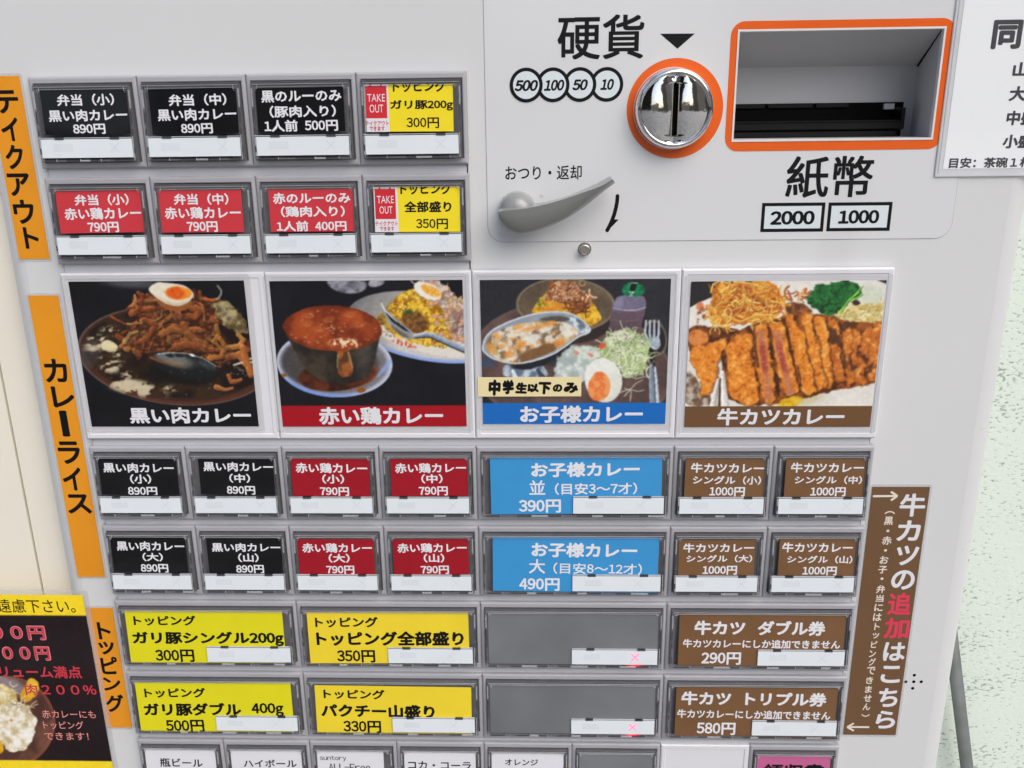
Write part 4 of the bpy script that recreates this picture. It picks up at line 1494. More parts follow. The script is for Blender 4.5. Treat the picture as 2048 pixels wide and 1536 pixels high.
# ---- red chicken curry (zoom P2)
def paint_red(cv):
    x, y = cv.x, cv.y
    cv.put(sstep(.45, .7, fbm(x, y, 260, 4)) * .5, (28, 28, 34))
    a, d = cv.ell(850, 160, 175, 88, 8, 14)
    cv.tex(a, (84, 84, 92), (156, 156, 166), 90, 3)
    a, d = cv.ell(1110, 150, 75, 40, -15, 14)
    cv.tex(a, (120, 120, 130), (176, 174, 180), 50, 4)
    # rear plate
    a, d = cv.ell(1590, 545, 745, 300, 9, 8)
    cv.put(a, (208, 204, 198))
    cv.put(a * sstep(-46, -6, d) * sstep(560, 760, y), (140, 168, 232))
    cv.put(a * (1 - sstep(900, 1350, x)), (118, 120, 122))
    cv.put(a * sstep(440, 200, y) * .5, (110, 112, 114))
    a, d = cv.ell(1560, 500, 620, 220, 10, 60)
    cv.put(a * .6, (150, 146, 138))
    a, d = cv.ell(1560, 660, 480, 110, 14, 30)
    cv.put(a * .8, (236, 228, 212))
    a, d = cv.ell(1350, 690, 110, 26, 18, 20)
    cv.put(a * sstep(.42, .6, fbm(x, y, 18, 8)), (206, 86, 48))
    a, d = cv.ell(1220, 610, 70, 20, 18, 20)
    cv.put(a * sstep(.5, .6, fbm(x, y, 12, 9)) * .7, (70, 60, 46))
    m, d = cv.poly([(1180, 420), (1210, 350), (1300, 262), (1420, 210), (1540, 215), (1660, 300), (1740, 400), (1790, 520), (1810, 650), (1740, 728), (1600, 722), (1450, 690), (1300, 640), (1180, 560), (1110, 470)], 10, 26, 50, 12)
    cv.tex(m, (150, 96, 16), (240, 196, 52), 40, 13, .28, .66)
    cv.put(m * sstep(.58, .68, fbm(x, y, 16, 14, 3)), (250, 224, 110))
    cv.put(m * sstep(.6, .7, fbm(x, y, 30, 15, 3)) * .7, (170, 104, 28))
    cv.put(m * (1 - sstep(1120, 1300, x)) * .6, (84, 58, 26))
    a, d = cv.ell(1445, 505, 125, 95, 20, 30, 24, 40)
    cv.tex(a * .9, (84, 52, 24), (146, 96, 50), 22, 16)
    a, d = cv.ell(1405, 412, 60, 26, -8, 20)
    cv.put(a * sstep(.45, .55, fbm(x, y, 14, 17)), (60, 84, 32))
    # pale onion and almond flakes
    m2, d = cv.poly([(1430, 190), (1460, 130), (1640, 130), (1740, 200), (1800, 280), (1900, 330), (1900, 700), (1810, 660), (1770, 520), (1700, 400), (1600, 300)], 10, 22, 40, 18)
    cv.tex(m2, (168, 140, 120), (226, 208, 192), 46, 19)
    a, d = cv.ell(1830, 520, 70, 120, 0, 40, 20)
    cv.tex(a * .8, (104, 80, 84), (168, 136, 138), 36, 20)
    cv.strands(50, m2, [(236, 226, 212), (206, 178, 158), (228, 200, 170), (180, 130, 104)], (3, 8), (60, 160), 21, shade=.3, curl=1.4)
    a, d = cv.ell(1560, 228, 130, 66, 24, 6)
    cv.put(a, (240, 236, 226))
    a, d = cv.ell(1590, 226, 96, 40, 26, 10)
    cv.put(a, (238, 170, 60))
    cv.put(a * sstep(.5, .6, fbm(x, y, 20, 22)), (250, 206, 110))
    r = random.Random(3)
    for k in range(34):
        cx, cy = r.uniform(1560, 1880), r.uniform(280, 700)
        if cy > (cx - 1560) * 1.6 + 420:
            continue
        a, d = cv.ell(cx, cy, r.uniform(22, 40), r.uniform(12, 22), r.uniform(0, 180), 5)
        cv.put(a, (216 + r.uniform(-14, 14), 178 + r.uniform(-14, 14), 138))
        cv.put(np.exp(-(d / 4) ** 2) * .5, (150, 104, 70))
    # spoon
    a, d = cv.poly([(1155, 336), (1200, 400), (1320, 500), (1462, 612), (1440, 660), (1340, 640), (1260, 570), (1190, 480)], 5, 4)
    cv.put(a, (150, 152, 154))
    a, d = cv.poly([(1175, 380), (1260, 470), (1420, 600), (1330, 560), (1230, 490)], 8, 6)
    cv.put(a, (34, 34, 38))
    a, d = cv.poly([(1230, 510), (1340, 590), (1420, 640), (1330, 630), (1260, 570)], 10, 6)
    cv.put(a * .8, (96, 88, 78))
    cv.stroke([(1156, 340), (1180, 395), (1290, 500)], 7, 3, (236, 238, 240), .1)
    cv.stroke([(1450, 628), (1540, 612), (1610, 622), (1720, 676), (1900, 752)], 22, 30, (140, 152, 168), .6, light=(238, 242, 248))
    cv.stroke([(1470, 640), (1580, 634), (1700, 690), (1900, 776)], 5, 6, (50, 58, 70), .1)
    # saucer
    a, d = cv.ell(742, 862, 508, 298, 3, 8)
    cv.put(a, (122, 120, 124))
    cv.put(a * sstep(-40, -4, d), (196, 204, 222))
    cv.put(a * sstep(-44, -2, d) * sstep(880, 1100, y) * (1 - sstep(700, 1150, x)), (116, 150, 226))
    a2, d2 = cv.ell(700, 860, 430, 240, 3, 40)
    cv.put(a2 * .85, (66, 60, 58))
    a2, d2 = cv.poly([(1090, 1000), (1240, 800), (1230, 880), (1150, 970)], 24, 5)
    cv.put(a2 * .8, (150, 172, 226))
    a2, d2 = cv.ell(770, 965, 345, 140, -6, 10)
    cv.tex(a2, (52, 24, 12), (98, 46, 22), 90, 25)
    cv.put(np.exp(-(d2 / 8) ** 2) * .5 * sstep(800, 1000, x), (150, 80, 46))
    for cx, cy, rx, ry in ((298, 968, 24, 16), (978, 1098, 40, 24)):
        a2, d2 = cv.ell(cx, cy, rx, ry, -10, 8)
        cv.put(a2, (146, 84, 32))
    # cup
    a, d = cv.poly([(318, 600), (1152, 560), (1132, 680), (1090, 860), (1050, 990), (860, 1050), (690, 1050), (520, 960), (420, 800), (340, 660)], 12, 5)
    cv.tex(a, (36, 31, 27), (66, 56, 44), 120, 26)
    a2, d2 = cv.ell(1010, 800, 70, 200, 10, 90)
    cv.put(a * a2 * .4, (86, 84, 82))
    a2, d2 = cv.poly([(766, 700), (866, 700), (880, 790), (900, 860), (908, 945), (880, 985), (800, 985), (768, 930), (772, 820)], 14, 10)
    cv.tex(a2, (88, 54, 28), (168, 94, 44), 60, 27)
    cv.stroke([(770, 790), (766, 900)], 5, 4, (150, 150, 110), .1)
    cv.stroke([(862, 770), (900, 900)], 7, 5, (160, 140, 100), .1)
    a, d = cv.ell(725, 556, 432, 200, 2, 7, 6, 60)
    cv.tex(a, (118, 44, 18), (168, 74, 32), 150, 28)
    cv.put(a * sstep(-50, 0, d) * .4, (92, 32, 12))
    a2, d2 = cv.ell(800, 480, 180, 60, 0, 80)
    cv.put(a * a2 * sstep(.5, .62, fbm(x, y, 50, 29)) * .8, (186, 96, 46))
    for k in range(150):
        t = r.uniform(0, 6.28)
        q = r.uniform(.0, .95)
        X, Y_ = 725 + 420 * q * math.cos(t), 560 + 185 * q * math.sin(t)
        br_ = .35 + .65 * (Y_ > 630)
        if r.random() < br_:
            cv.stroke([(X, Y_), (X + r.uniform(2, 26), Y_ + r.uniform(-5, 7))], r.uniform(2, 5), 2, (236, 196, 150), .1, alpha=r.uniform(.4, 1))
    a2, d2 = cv.ell(830, 690, 140, 46, 0, 30)
    cv.put(a2 * sstep(.52, .6, fbm(x, y, 24, 30)), (240, 214, 170))
    for k, (cx, cy) in enumerate(((520, 440), (690, 480), (880, 430), (500, 510), (620, 560), (960, 520))):
        a2, d2 = cv.ell(cx, cy, 60, 26, -10, 26, 16, 30, k)
        cv.put(a2 * .5, (186, 98, 48))
        cv.stroke([(cx - 30, cy + 16), (cx, cy + 24), (cx + 34, cy + 18)], 3, 2, (214, 150, 100), .1, alpha=.7)
    band(cv, .150, (166, 14, 28))


# ---- children's curry (zoom P3)
def paint_child(cv):
    x, y = cv.x, cv.y
    cv.put(sstep(.4, .7, fbm(x, y, 240, 5)) * .5, (52, 52, 56))
    a, d = cv.ell(930, 900, 880, 560, 8, 8)
    cv.tex(a, (84, 66, 62), (108, 84, 78), 160, 3)
    cv.put(np.exp(-(d / 8) ** 2) * .6, (128, 104, 90))
    a, d = cv.ell(220, 850, 120, 50, -6, 14)
    cv.put(a * (1 - sstep(250, 262, x)), (68, 76, 92))
    # rear bowl
    a, d = cv.ell(888, 450, 412, 240, 4, 20)
    cv.put(a, (50, 40, 36))
    a, d = cv.ell(885, 352, 426, 235, 2, 6)
    cv.tex(a, (84, 72, 58), (108, 92, 72), 200, 6)
    cv.put(np.exp(-(d / 6) ** 2) * .8, (156, 136, 110))
    m, d = cv.poly([(580, 450), (610, 350), (660, 290), (760, 200), (900, 150), (1040, 240), (1120, 320), (1180, 420), (1192, 490), (1130, 535), (900, 520), (640, 480)], 10, 18, 36, 7)
    cv.tex(m, (196, 136, 24), (246, 206, 66), 30, 8)
    a, d = cv.ell(760, 360, 110, 80, 0, 60)
    cv.put(m * a * .5, (232, 140, 50))
    a, d = cv.ell(660, 340, 50, 36, 30, 30)
    cv.put(m * a * sstep(.45, .55, fbm(x, y, 14, 9)), (84, 124, 32))
    m2, d = cv.poly([(690, 330), (740, 180), (820, 130), (900, 128), (960, 190), (1060, 240), (1110, 300), (1080, 390), (960, 380), (860, 330), (760, 300)], 10, 20, 40, 10)
    cv.tex(m2, (120, 72, 44), (186, 130, 90), 40, 11)
    cv.strands(70, m2, [(176, 116, 80), (204, 148, 106), (136, 80, 46), (222, 170, 130)], (5, 13), (50, 140), 12, curl=1.8, rough=4)
    cv.strands(24, cv.ell(1000, 360, 120, 60)[0], [(140, 78, 40), (110, 58, 30)], (5, 9), (70, 150), 13, curl=1.0)
    for cx, cy, rr in ((888, 270, 30), (955, 175, 24), (1030, 160, 26)):
        P = [(cx + rr * math.cos(t / 9 * 6.28), cy + rr * math.sin(t / 9 * 6.28)) for t in range(9 if rr < 28 else 10)]
        cv.stroke(P, 5 if rr < 29 else 9, 4, (196, 150, 110), .3)
    # bottle
    a, d = cv.poly([(1345, 262), (1570, 262), (1592, 340), (1570, 440), (1535, 590), (1258, 610), (1275, 470), (1300, 340)], 8, 4)
    cv.put(a, (116, 110, 134))
    cv.put(a * sstep(380, 420, y), (104, 84, 94))
    cv.put(a * sstep(420, 600, y) * .6, (82, 66, 72))
    a2, d2 = cv.ell(1350, 330, 40, 60, 20, 40)
    cv.put(a * a2 * .5, (154, 152, 176))
    cv.stroke([(1300, 378), (1400, 398), (1500, 398), (1585, 372)], 4, 4, (190, 184, 196), .1)
    cv.stroke([(1285, 480), (1400, 498), (1545, 480)], 3, 3, (126, 106, 116), .1)
    a, d = cv.poly([(1380, 200), (1400, 170), (1470, 148), (1550, 168), (1580, 205), (1570, 260), (1470, 286), (1375, 250)], 8, 5)
    cv.tex(a, (8, 92, 56), (34, 150, 94), 50, 14)
    cv.put(a * sstep(230, 250, y) * .4, (8, 70, 44))
    a, d = cv.poly([(1462, 150), (1518, 156), (1490, 236), (1440, 228)], 6)
    cv.put(a, (20, 26, 26))
    for p_ in ([(1462, 158), (1512, 160)], [(1438, 236), (1484, 240)], [(1440, 270), (1478, 272)], [(1450, 250), (1460, 262), (1472, 250)]):
        cv.stroke(p_, 4, 4, (214, 226, 220), .1)
    # spoon behind and fork
    a, d = cv.ell(1670, 640, 95, 150, -10, 10)
    cv.put(a, (36, 36, 40))
    cv.put(np.exp(-(d / 7) ** 2) * .8, (150, 130, 110))
    for i, xx in enumerate((1590, 1626, 1664, 1702)):
        cv.stroke([(xx, 490), (xx - 8 + i * 3, 600), (1625 + i * 18, 700)], 8, 12, (188, 198, 208), .5, light=(248, 250, 252))
    a, d = cv.poly([(1590, 640), (1705, 620), (1720, 700), (1690, 745), (1650, 742), (1610, 700)], 8, 5)
    cv.tex(a, (150, 162, 172), (226, 232, 236), 40, 15)
    cv.stroke([(1640, 860), (1640, 980), (1655, 1220)], 18, 34, (128, 140, 152), .6, light=(220, 228, 236))
    cv.stroke([(1668, 900), (1680, 1000), (1695, 1220)], 8, 14, (196, 206, 214), .4)
    cv.stroke([(1636, 760), (1650, 880)], 24, 16, (26, 26, 28), .2)
    # gravy boat
    a, d = cv.poly([(330, 900), (360, 868), (640, 850), (700, 900), (745, 992), (330, 992)], 8, 4)
    cv.tex(a, (98, 114, 130), (206, 216, 226), 60, 16)
    a2, d2 = cv.ell(520, 890, 110, 28, 0, 18)
    cv.put(a2, (26, 28, 32))
    cv.stroke([(420, 930), (440, 985)], 14, 22, (232, 240, 248), .2)
    cv.stroke([(640, 920), (680, 985)], 16, 24, (60, 72, 86), .2)
    a, d = cv.poly([(300, 840), (560, 860), (800, 780), (1000, 640), (830, 830), (640, 900), (440, 890)], 10, 4)
    cv.put(a, (34, 36, 40))
    a, d = cv.poly([(700, 860), (840, 800), (820, 880), (740, 880)], 12, 4)
    cv.put(a * .7, (50, 52, 56))
    a, d = cv.poly([(144, 740), (165, 640), (240, 560), (430, 470), (650, 412), (850, 402), (960, 430), (1050, 490), (1112, 560), (1095, 600), (1000, 632), (900, 710), (760, 800), (580, 858), (420, 876), (260, 838), (170, 780)], 6, 3)
    cv.put(a, (150, 160, 168))
    cv.put(a * np.exp(-((d + 6) / 7) ** 2), (226, 232, 238))
    a2, d2 = cv.poly([(880, 430), (980, 460), (1100, 560), (1090, 590), (1000, 600), (960, 540)], 24, 6)
    cv.tex(a * a2, (92, 106, 118), (224, 232, 238), 60, 17)
    a2, d2 = cv.poly([(640, 470), (830, 440), (930, 470), (880, 500), (700, 500)], 24, 6)
    cv.put(a * a2, (86, 82, 78))
    m, d = cv.poly([(178, 690), (230, 610), (330, 560), (480, 515), (700, 488), (890, 500), (1010, 590), (960, 640), (820, 735), (640, 820), (430, 868), (290, 838), (205, 765)], 6, 6, 40, 18)
    cv.tex(m, (226, 214, 186), (206, 168, 110), 80, 19)
    n = fbm(x + 40 * fbm(x, y, 50, 66), y, 90, 20, 5)
    cv.put(m * sstep(.46, .58, n) * .9, (128, 104, 78))
    cv.put(m * sstep(.5, .6, fbm(x + 30, y, 60, 21, 5)) * .9, (230, 224, 208))
    cv.put(m * sstep(.56, .66, fbm(x, y + 50, 46, 22, 5)) * .9, (230, 166, 90))
    a2, d2 = cv.ell(640, 770, 210, 50, -22, 20, 12)
    cv.put(m * a2, (128, 92, 56))
    for cx, cy, rx, ry in ((700, 572, 50, 24), (900, 600, 40, 34), (600, 640, 70, 34), (450, 600, 90, 30), (400, 820, 60, 26)):
        a2, d2 = cv.ell(cx, cy, rx, ry, -15, 26, 12)
        cv.put(m * a2 * .9, (236, 234, 222))
    for cx, cy, rx, ry in ((210, 730, 34, 44), (500, 700, 30, 30), (830, 690, 50, 40), (380, 790, 50, 30), (640, 540, 160, 14)):
        a2, d2 = cv.ell(cx, cy, rx, ry, -15, 26, 14)
        cv.put(m * a2 * .8, (230, 150, 66))
    # potato salad, cabbage
    m, d = cv.ell(950, 880, 150, 170, 40, 12, 40, 70, 23)
    cv.tex(m, (168, 180, 176), (226, 232, 226), 70, 24)
    a, d = cv.ell(1080, 790, 190, 80, 10, 20, 26, 50)
    cv.tex(a, (176, 190, 176), (222, 230, 216), 50, 25)
    for cx, cy in ((975, 768), (1105, 790), (1290, 810)):
        a, d = cv.ell(cx, cy, 24, 16, 30, 8, 5)
        cv.put(a, (224, 142, 118))
    m, d = cv.poly([(1180, 720), (1260, 620), (1340, 580), (1440, 560), (1540, 600), (1620, 690), (1620, 800), (1560, 960), (1420, 1010), (1330, 880), (1200, 800)], 14, 30, 40, 26)
    cv.tex(m, (158, 178, 122), (214, 226, 180), 40, 27)
    cv.strands(130, m, [(216, 228, 178), (186, 206, 140), (236, 240, 214), (160, 184, 112)], (3, 6), (80, 190), 28, curl=1.4, shade=.3)
    for k, p_ in enumerate(([(1420, 960), (1500, 1000), (1580, 980), (1620, 990)], [(1360, 1120), (1440, 1090), (1520, 1110), (1570, 1100)], [(1400, 1150), (1500, 1040), (1560, 1010)], [(1450, 1200), (1460, 1110), (1400, 1080)],
                            [(1560, 860), (1620, 900), (1660, 840)], [(1470, 560), (1490, 545), (1520, 552)])):
        cv.stroke(p_, 4, 3, (196, 200, 172), .2)
    a, d = cv.ell(1375, 630, 110, 48, 0, 20, 20, 40)
    cv.put(a * .8, (228, 228, 200))
    r = random.Random(5)
    for k in range(60):
        X, Y_ = r.gauss(1390, 80), r.gauss(640, 60)
        cv.stroke([(X, Y_), (X + 4, Y_ + 2)], 3, 3, (44, 44, 36), .1)
    a, d = cv.ell(1205, 710, 34, 24, -20, 8, 6)
    cv.put(a, (214, 92, 62))
    a, d = cv.ell(1215, 1012, 163, 196, -12, 6)
    cv.put(a, (238, 240, 230))
    cv.put(a * sstep(-60, 0, d) * .35 * sstep(1000, 1180, y), (190, 186, 176))
    cv.put(a * sstep(1150, 1300, x) * sstep(900, 1000, y) * .3, (214, 214, 190))
    a, d = cv.ell(1178, 1068, 98, 130, 10, 10, 8, 50, 29)
    cv.put(a, (242, 158, 92))
    cv.put(a * sstep(.45, .6, fbm(x, y, 50, 30)), (236, 124, 60))
    band(cv, .152, (22, 106, 188))


# ---- beef cutlet curry (zoom P4)
def paint_cutlet(cv):
    x, y = cv.x, cv.y
    cv.put(sstep(.4, .7, fbm(x, y, 300, 6)) * .5, (222, 216, 204))
    a, d = cv.poly([(150, 100), (900, 100), (860, 142), (640, 190), (420, 260), (250, 330), (120, 400)], 14, 6)
    cv.put(a, (42, 40, 40))
    a, d = cv.poly([(1750, 100), (1950, 100), (1950, 180), (1880, 160)], 10)
    cv.put(a, (38, 36, 36))
    a, d = cv.ell(265, 360, 36, 34, -40, 20, 14)
    cv.put(a, (218, 132, 80))
    a, d = cv.ell(280, 430, 40, 70, 10, 20, 20)
    cv.put(a * sstep(.5, .62, fbm(x, y, 30, 3)), (150, 78, 44))
    # sauce
    a, d = cv.poly([(150, 560), (230, 520), (420, 540), (640, 560), (640, 760), (420, 820), (150, 800)], 14, 24, 60, 4)
    cv.tex(a, (70, 36, 18), (138, 78, 38), 60, 5)
    a, d = cv.ell(240, 640, 95, 70, 10, 10, 10)
    cv.tex(a, (176, 84, 34), (226, 142, 72), 60, 6)
    a, d = cv.poly([(100, 930), (200, 930), (300, 1100), (420, 1240), (100, 1240)], 14, 20, 50, 7)
    cv.tex(a, (112, 86, 64), (196, 184, 168), 44, 8)
    # cabbage at the right
    m, d = cv.poly([(1380, 450), (1500, 370), (1640, 330), (1760, 340), (1900, 320), (1900, 560), (1700, 580), (1600, 560)], 12, 22, 40, 9)
    cv.tex(m, (196, 170, 92), (240, 228, 168), 34, 10)
    cv.strands(60, m, [(246, 238, 190), (222, 196, 112), (206, 170, 90)], (3, 6), (60, 140), 11, curl=1.2, shade=.3)
    a, d = cv.ell(1760, 260, 110, 80, 20, 60)
    cv.put(a * .6, (206, 220, 190))
    a, d = cv.ell(1636, 330, 34, 26, 0, 8, 8)
    cv.put(a, (62, 40, 32))
    a, d = cv.ell(1120, 390, 120, 60, 10, 20, 16)
    cv.tex(a, (96, 54, 30), (164, 100, 58), 40, 12)
    cv.strands(14, cv.ell(1130, 260, 110, 46)[0], [(190, 104, 62), (224, 158, 96)], (6, 10), (60, 130), 14, curl=1.6)
    # breaded slices: shadows between them, then crust
    m, d = cv.poly([(480, 640), (720, 520), (900, 480), (1020, 430), (1180, 420), (1400, 440), (1620, 500), (1860, 500), (1850, 1000), (1720, 1060), (1500, 1090), (1280, 1150), (960, 1230), (500, 1230), (440, 900)], 12, 20, 60, 15)
    cv.tex(m, (84, 42, 18), (168, 92, 36), 50, 16)
    S = [([(330, 700), (480, 620), (500, 700), (430, 830), (400, 1050), (310, 1160), (250, 1150), (280, 1050), (220, 940), (160, 820), (180, 700)], 0),
         ([(490, 690), (600, 600), (720, 580), (740, 700), (700, 720), (740, 880), (765, 1050), (790, 1225), (600, 1225), (510, 1120), (520, 980), (480, 860)], 0),
         ([(1380, 440), (1500, 470), (1490, 560), (1500, 800), (1545, 1020), (1450, 1060), (1420, 880), (1390, 640)], 2),
         ([(1500, 480), (1600, 490), (1620, 620), (1570, 800), (1640, 1000), (1560, 1100), (1540, 900), (1500, 640)], 2),
         ([(1590, 530), (1690, 600), (1650, 760), (1660, 900), (1760, 1050), (1640, 1060), (1600, 860)], 2),
         ([(1680, 600), (1780, 520), (1770, 700), (1710, 860), (1710, 980), (1640, 960)], 2),
         ([(1760, 540), (1890, 480), (1850, 700), (1840, 900), (1800, 1040), (1730, 1020), (1740, 800)], 2),
         ([(1250, 450), (1370, 440), (1390, 600), (1400, 760), (1430, 950), (1440, 1070), (1360, 1080), (1320, 880), (1270, 620)], 0),
         ([(1150, 430), (1240, 415), (1265, 560), (1320, 760), (1345, 900), (1385, 1090), (1290, 1110), (1220, 850), (1180, 600)], 0),
         ([(1010, 430), (1080, 420), (1110, 520), (1180, 600), (1195, 720), (1205, 760), (1270, 1000), (1285, 1130), (1180, 1150), (1110, 960), (1060, 740), (1030, 560)], 0),
         ([(735, 560), (800, 505), (860, 520), (870, 700), (900, 900), (925, 1100), (910, 1225), (810, 1225), (775, 1000), (735, 760), (720, 640)], 1),
         ([(870, 520), (960, 490), (1010, 540), (1050, 700), (1090, 900), (1125, 1040), (1135, 1120), (1010, 1160), (960, 1000), (910, 780), (870, 640)], 1)]
    lump = fbm(x + 30 * fbm(x, y, 60, 61), y, 44, 60, 4)
    fine = fbm(x, y, 17, 62, 3)
    for k, (pts, kind) in enumerate(S):
        a, d = cv.poly(pts, 10, 30, 42, 100 + k)
        sh, _ = cv.poly([(q[0] + 14, q[1] + 10) for q in pts], 20, 30, 42, 100 + k)
        cv.put(sh * .6, (62, 30, 16))
        base = np.array((230, 136, 44) if kind < 2 else (206, 114, 42), float)
        hi_, lo_ = np.array((252, 184, 88), float), np.array((172, 88, 30), float)
        t = sstep(.5, .78, lump * .6 + fine * .45)[:, None]
        u = sstep(.5, .26, lump * .55 + fine * .5)[:, None]
        col = (base * (1 - t) + hi_ * t) * (1 - u) + lo_ * u
        e = sstep(-20, 0, d)[:, None] * .35
        col = col * (1 - e) + np.array((110, 52, 20)) * e
        a1 = a[:, None]
        cv.c = cv.c * (1 - a1) + col * a1
        if kind == 1:
            cx_ = np.mean([q[0] for q in pts])
            ax = np.array(pts, float)
            mid = np.interp(y, [520, 760, 1000, 1200], [800, 812, 850, 866] if k == 10 else [935, 965, 1030, 1075])
            core = np.exp(-((x - mid) / 34) ** 4) * sstep(545, 600, y) * sstep(1220, 1160, y)
            core = core * sstep(.25, .4, fbm(x, y, 60, 120 + k) + .12)
            cv.put(a * core * .9, (192, 118, 84))
            deep = np.exp(-((x - mid) / 26) ** 4) * sstep(650, 720, y) * sstep(980, 900, y)
            cv.put(a * deep * .9, (168, 66, 58))
            cv.put(a * core * sstep(.55, .7, fine) * .5, (222, 160, 120))
        if kind == 2:
            blot = sstep(.5, .6, fbm(x, y * .7, 90, 130 + k))
            cv.put(a * blot * .85, (72, 44, 28))
    for gx, gy0, gy1, w_ in ((728, 560, 760, 20), (752, 760, 900, 12), (872, 560, 760, 16), (888, 720, 820, 18), (1030, 560, 760, 16), (1065, 760, 880, 12), (470, 820, 900, 22), (930, 960, 1160, 18), (1125, 900, 1060, 10)):
        cv.stroke([(gx, gy0), (gx + 14, (gy0 + gy1) / 2), (gx + 22, gy1)], w_, w_ * .6, (40, 24, 22), .1, rough=10, seed=gx, alpha=.6, soft=8)
    # fried onion heap
    m2, d = cv.poly([(350, 230), (420, 150), (560, 150), (680, 140), (900, 140), (960, 200), (1000, 340), (960, 470), (760, 520), (560, 500), (400, 540), (320, 430), (380, 320)], 12, 34, 50, 17)
    cv.tex(m2, (190, 106, 34), (240, 170, 70), 50, 18)
    for cx, cy, rx, ry in ((640, 260, 90, 70), (560, 370, 80, 60), (900, 360, 80, 50), (720, 310, 50, 40), (570, 470, 60, 30)):
        a, d = cv.ell(cx, cy, rx, ry, 20, 16, 14)
        cv.put(a * .7, (172, 78, 42))
        cv.put(np.exp(-(d / 12) ** 2) * .8, (146, 54, 56))
    cv.strands(120, m2, [(240, 176, 76), (226, 150, 54), (248, 198, 104), (206, 118, 44)], (5, 10), (110, 260), 19, curl=2.2, shade=.35)
    for p_ in ([(360, 240), (380, 170), (440, 140), (480, 200)], [(450, 150), (500, 220), (530, 160)], [(330, 400), (370, 500), (480, 545), (560, 520)], [(480, 440), (620, 500), (760, 440), (900, 440), (970, 480)],
                [(900, 320), (1000, 340), (1020, 440)], [(560, 150), (700, 160), (820, 200)]):
        cv.stroke(p_, 9, 7, (242, 184, 84), .4, light=(255, 226, 150))
    # parsley
    m3, d = cv.poly([(1190, 300), (1260, 230), (1280, 165), (1400, 180), (1480, 130), (1580, 130), (1660, 180), (1680, 260), (1560, 300), (1520, 400), (1380, 440), (1280, 400), (1210, 360)], 8, 34, 44, 20)
    cv.tex(m3, (14, 56, 28), (58, 130, 58), 44, 21)
    r = random.Random(8)
    ids = np.nonzero(m3 > .5)[0]
    for k in range(120):
        i = ids[r.randrange(len(ids))]
        a, d = cv.ell(x[i], y[i], r.uniform(14, 30), r.uniform(8, 16), r.uniform(0, 180), 6, 5, 14, k)
        g_ = r.uniform(.6, 1.25)
        cv.put(a * .85, (34 * g_, 106 * g_, 48 * g_))
    for p_ in ([(1690, 190), (1600, 290), (1500, 400)], [(1660, 240), (1560, 320), (1500, 420)], [(1690, 260), (1590, 320)]):
        cv.stroke(p_, 7, 9, (126, 182, 74), .4)
    # fork tines, pickles, plate gap
    cv.stroke([(425, 1010), (400, 1120), (378, 1240)], 16, 30, (212, 208, 200), .4)
    cv.stroke([(462, 940), (470, 1080), (488, 1240)], 16, 34, (226, 224, 216), .4)
    cv.stroke([(440, 1000), (432, 1240)], 7, 12, (80, 48, 26), .1)
    a, d = cv.ell(1060, 1205, 110, 46, -10, 14, 14)
    cv.tex(a, (216, 164, 24), (244, 206, 50), 40, 23)
    a, d = cv.ell(1230, 1180, 120, 40, -14, 40)
    cv.put(a * .5 * (1 - m), (196, 182, 120))
    band(cv, .149, (112, 78, 48))


# ---- corner poster (zoom S)
def paint_poster(cv):
    x, y = cv.x, cv.y
    cv.put(sstep(.35, .65, fbm(x, y, 420, 5)) * .7, (40, 20, 22))
    a, d = cv.ell(40, 1175, 400, 372, 0, 6)
    cv.tex(a, (78, 48, 40), (116, 76, 60), 180, 6)
    cv.put(a * sstep(-36, -6, d) * .7, (146, 82, 58))
    a2, d2 = cv.ell(40, 870, 200, 60, 18, 50)
    cv.put(a * a2 * .8, (156, 146, 150))
    m, d = cv.poly([(-400, 900), (-40, 860), (60, 880), (130, 950), (150, 1060), (40, 1120), (-400, 1200)], 12, 26, 40, 7)
    cv.tex(m, (190, 160, 84), (240, 224, 168), 50, 8)
    cv.strands(50, m, [(248, 238, 196), (224, 196, 120)], (3, 6), (60, 140), 9, curl=1.6, shade=.3)
    a, d = cv.poly([(170, 1010), (150, 960), (200, 880), (235, 818), (290, 830), (318, 890), (290, 960), (220, 1010)], 8, 8)
    cv.tex(a, (214, 156, 30), (246, 206, 70), 60, 10)
    cv.put(a * sstep(-30, -4, d) * .6, (232, 168, 28))
    m, d = cv.poly([(-60, 1060), (60, 1000), (180, 1010), (260, 1080), (300, 1160), (260, 1260), (245, 1350), (170, 1405), (60, 1410), (20, 1340), (-60, 1280)], 10, 26, 50, 11)
    cv.tex(m, (206, 186, 140), (250, 246, 232), 60, 12)
    cv.put(m * sstep(.5, .7, fbm(x, y, 26, 13)) * .6, (255, 253, 246))
    a, d = cv.ell(90, 1156, 14, 10, 0, 8)
    cv.put(a, (206, 150, 80))
    cv.strands(16, cv.ell(180, 1040, 100, 50)[0], [(206, 184, 150)], (3, 5), (60, 140), 14, curl=1.2)
    a, d = cv.ell(-20, 1370, 50, 60, 0, 10, 8)
    cv.put(a, (224, 176, 34))
    cv.put(sstep(-.0002, .0002, cv.z - cv.zt), (253, 222, 38))
    cv.put(sstep(-.0002, .0002, cv.zb - cv.z), (253, 222, 38))
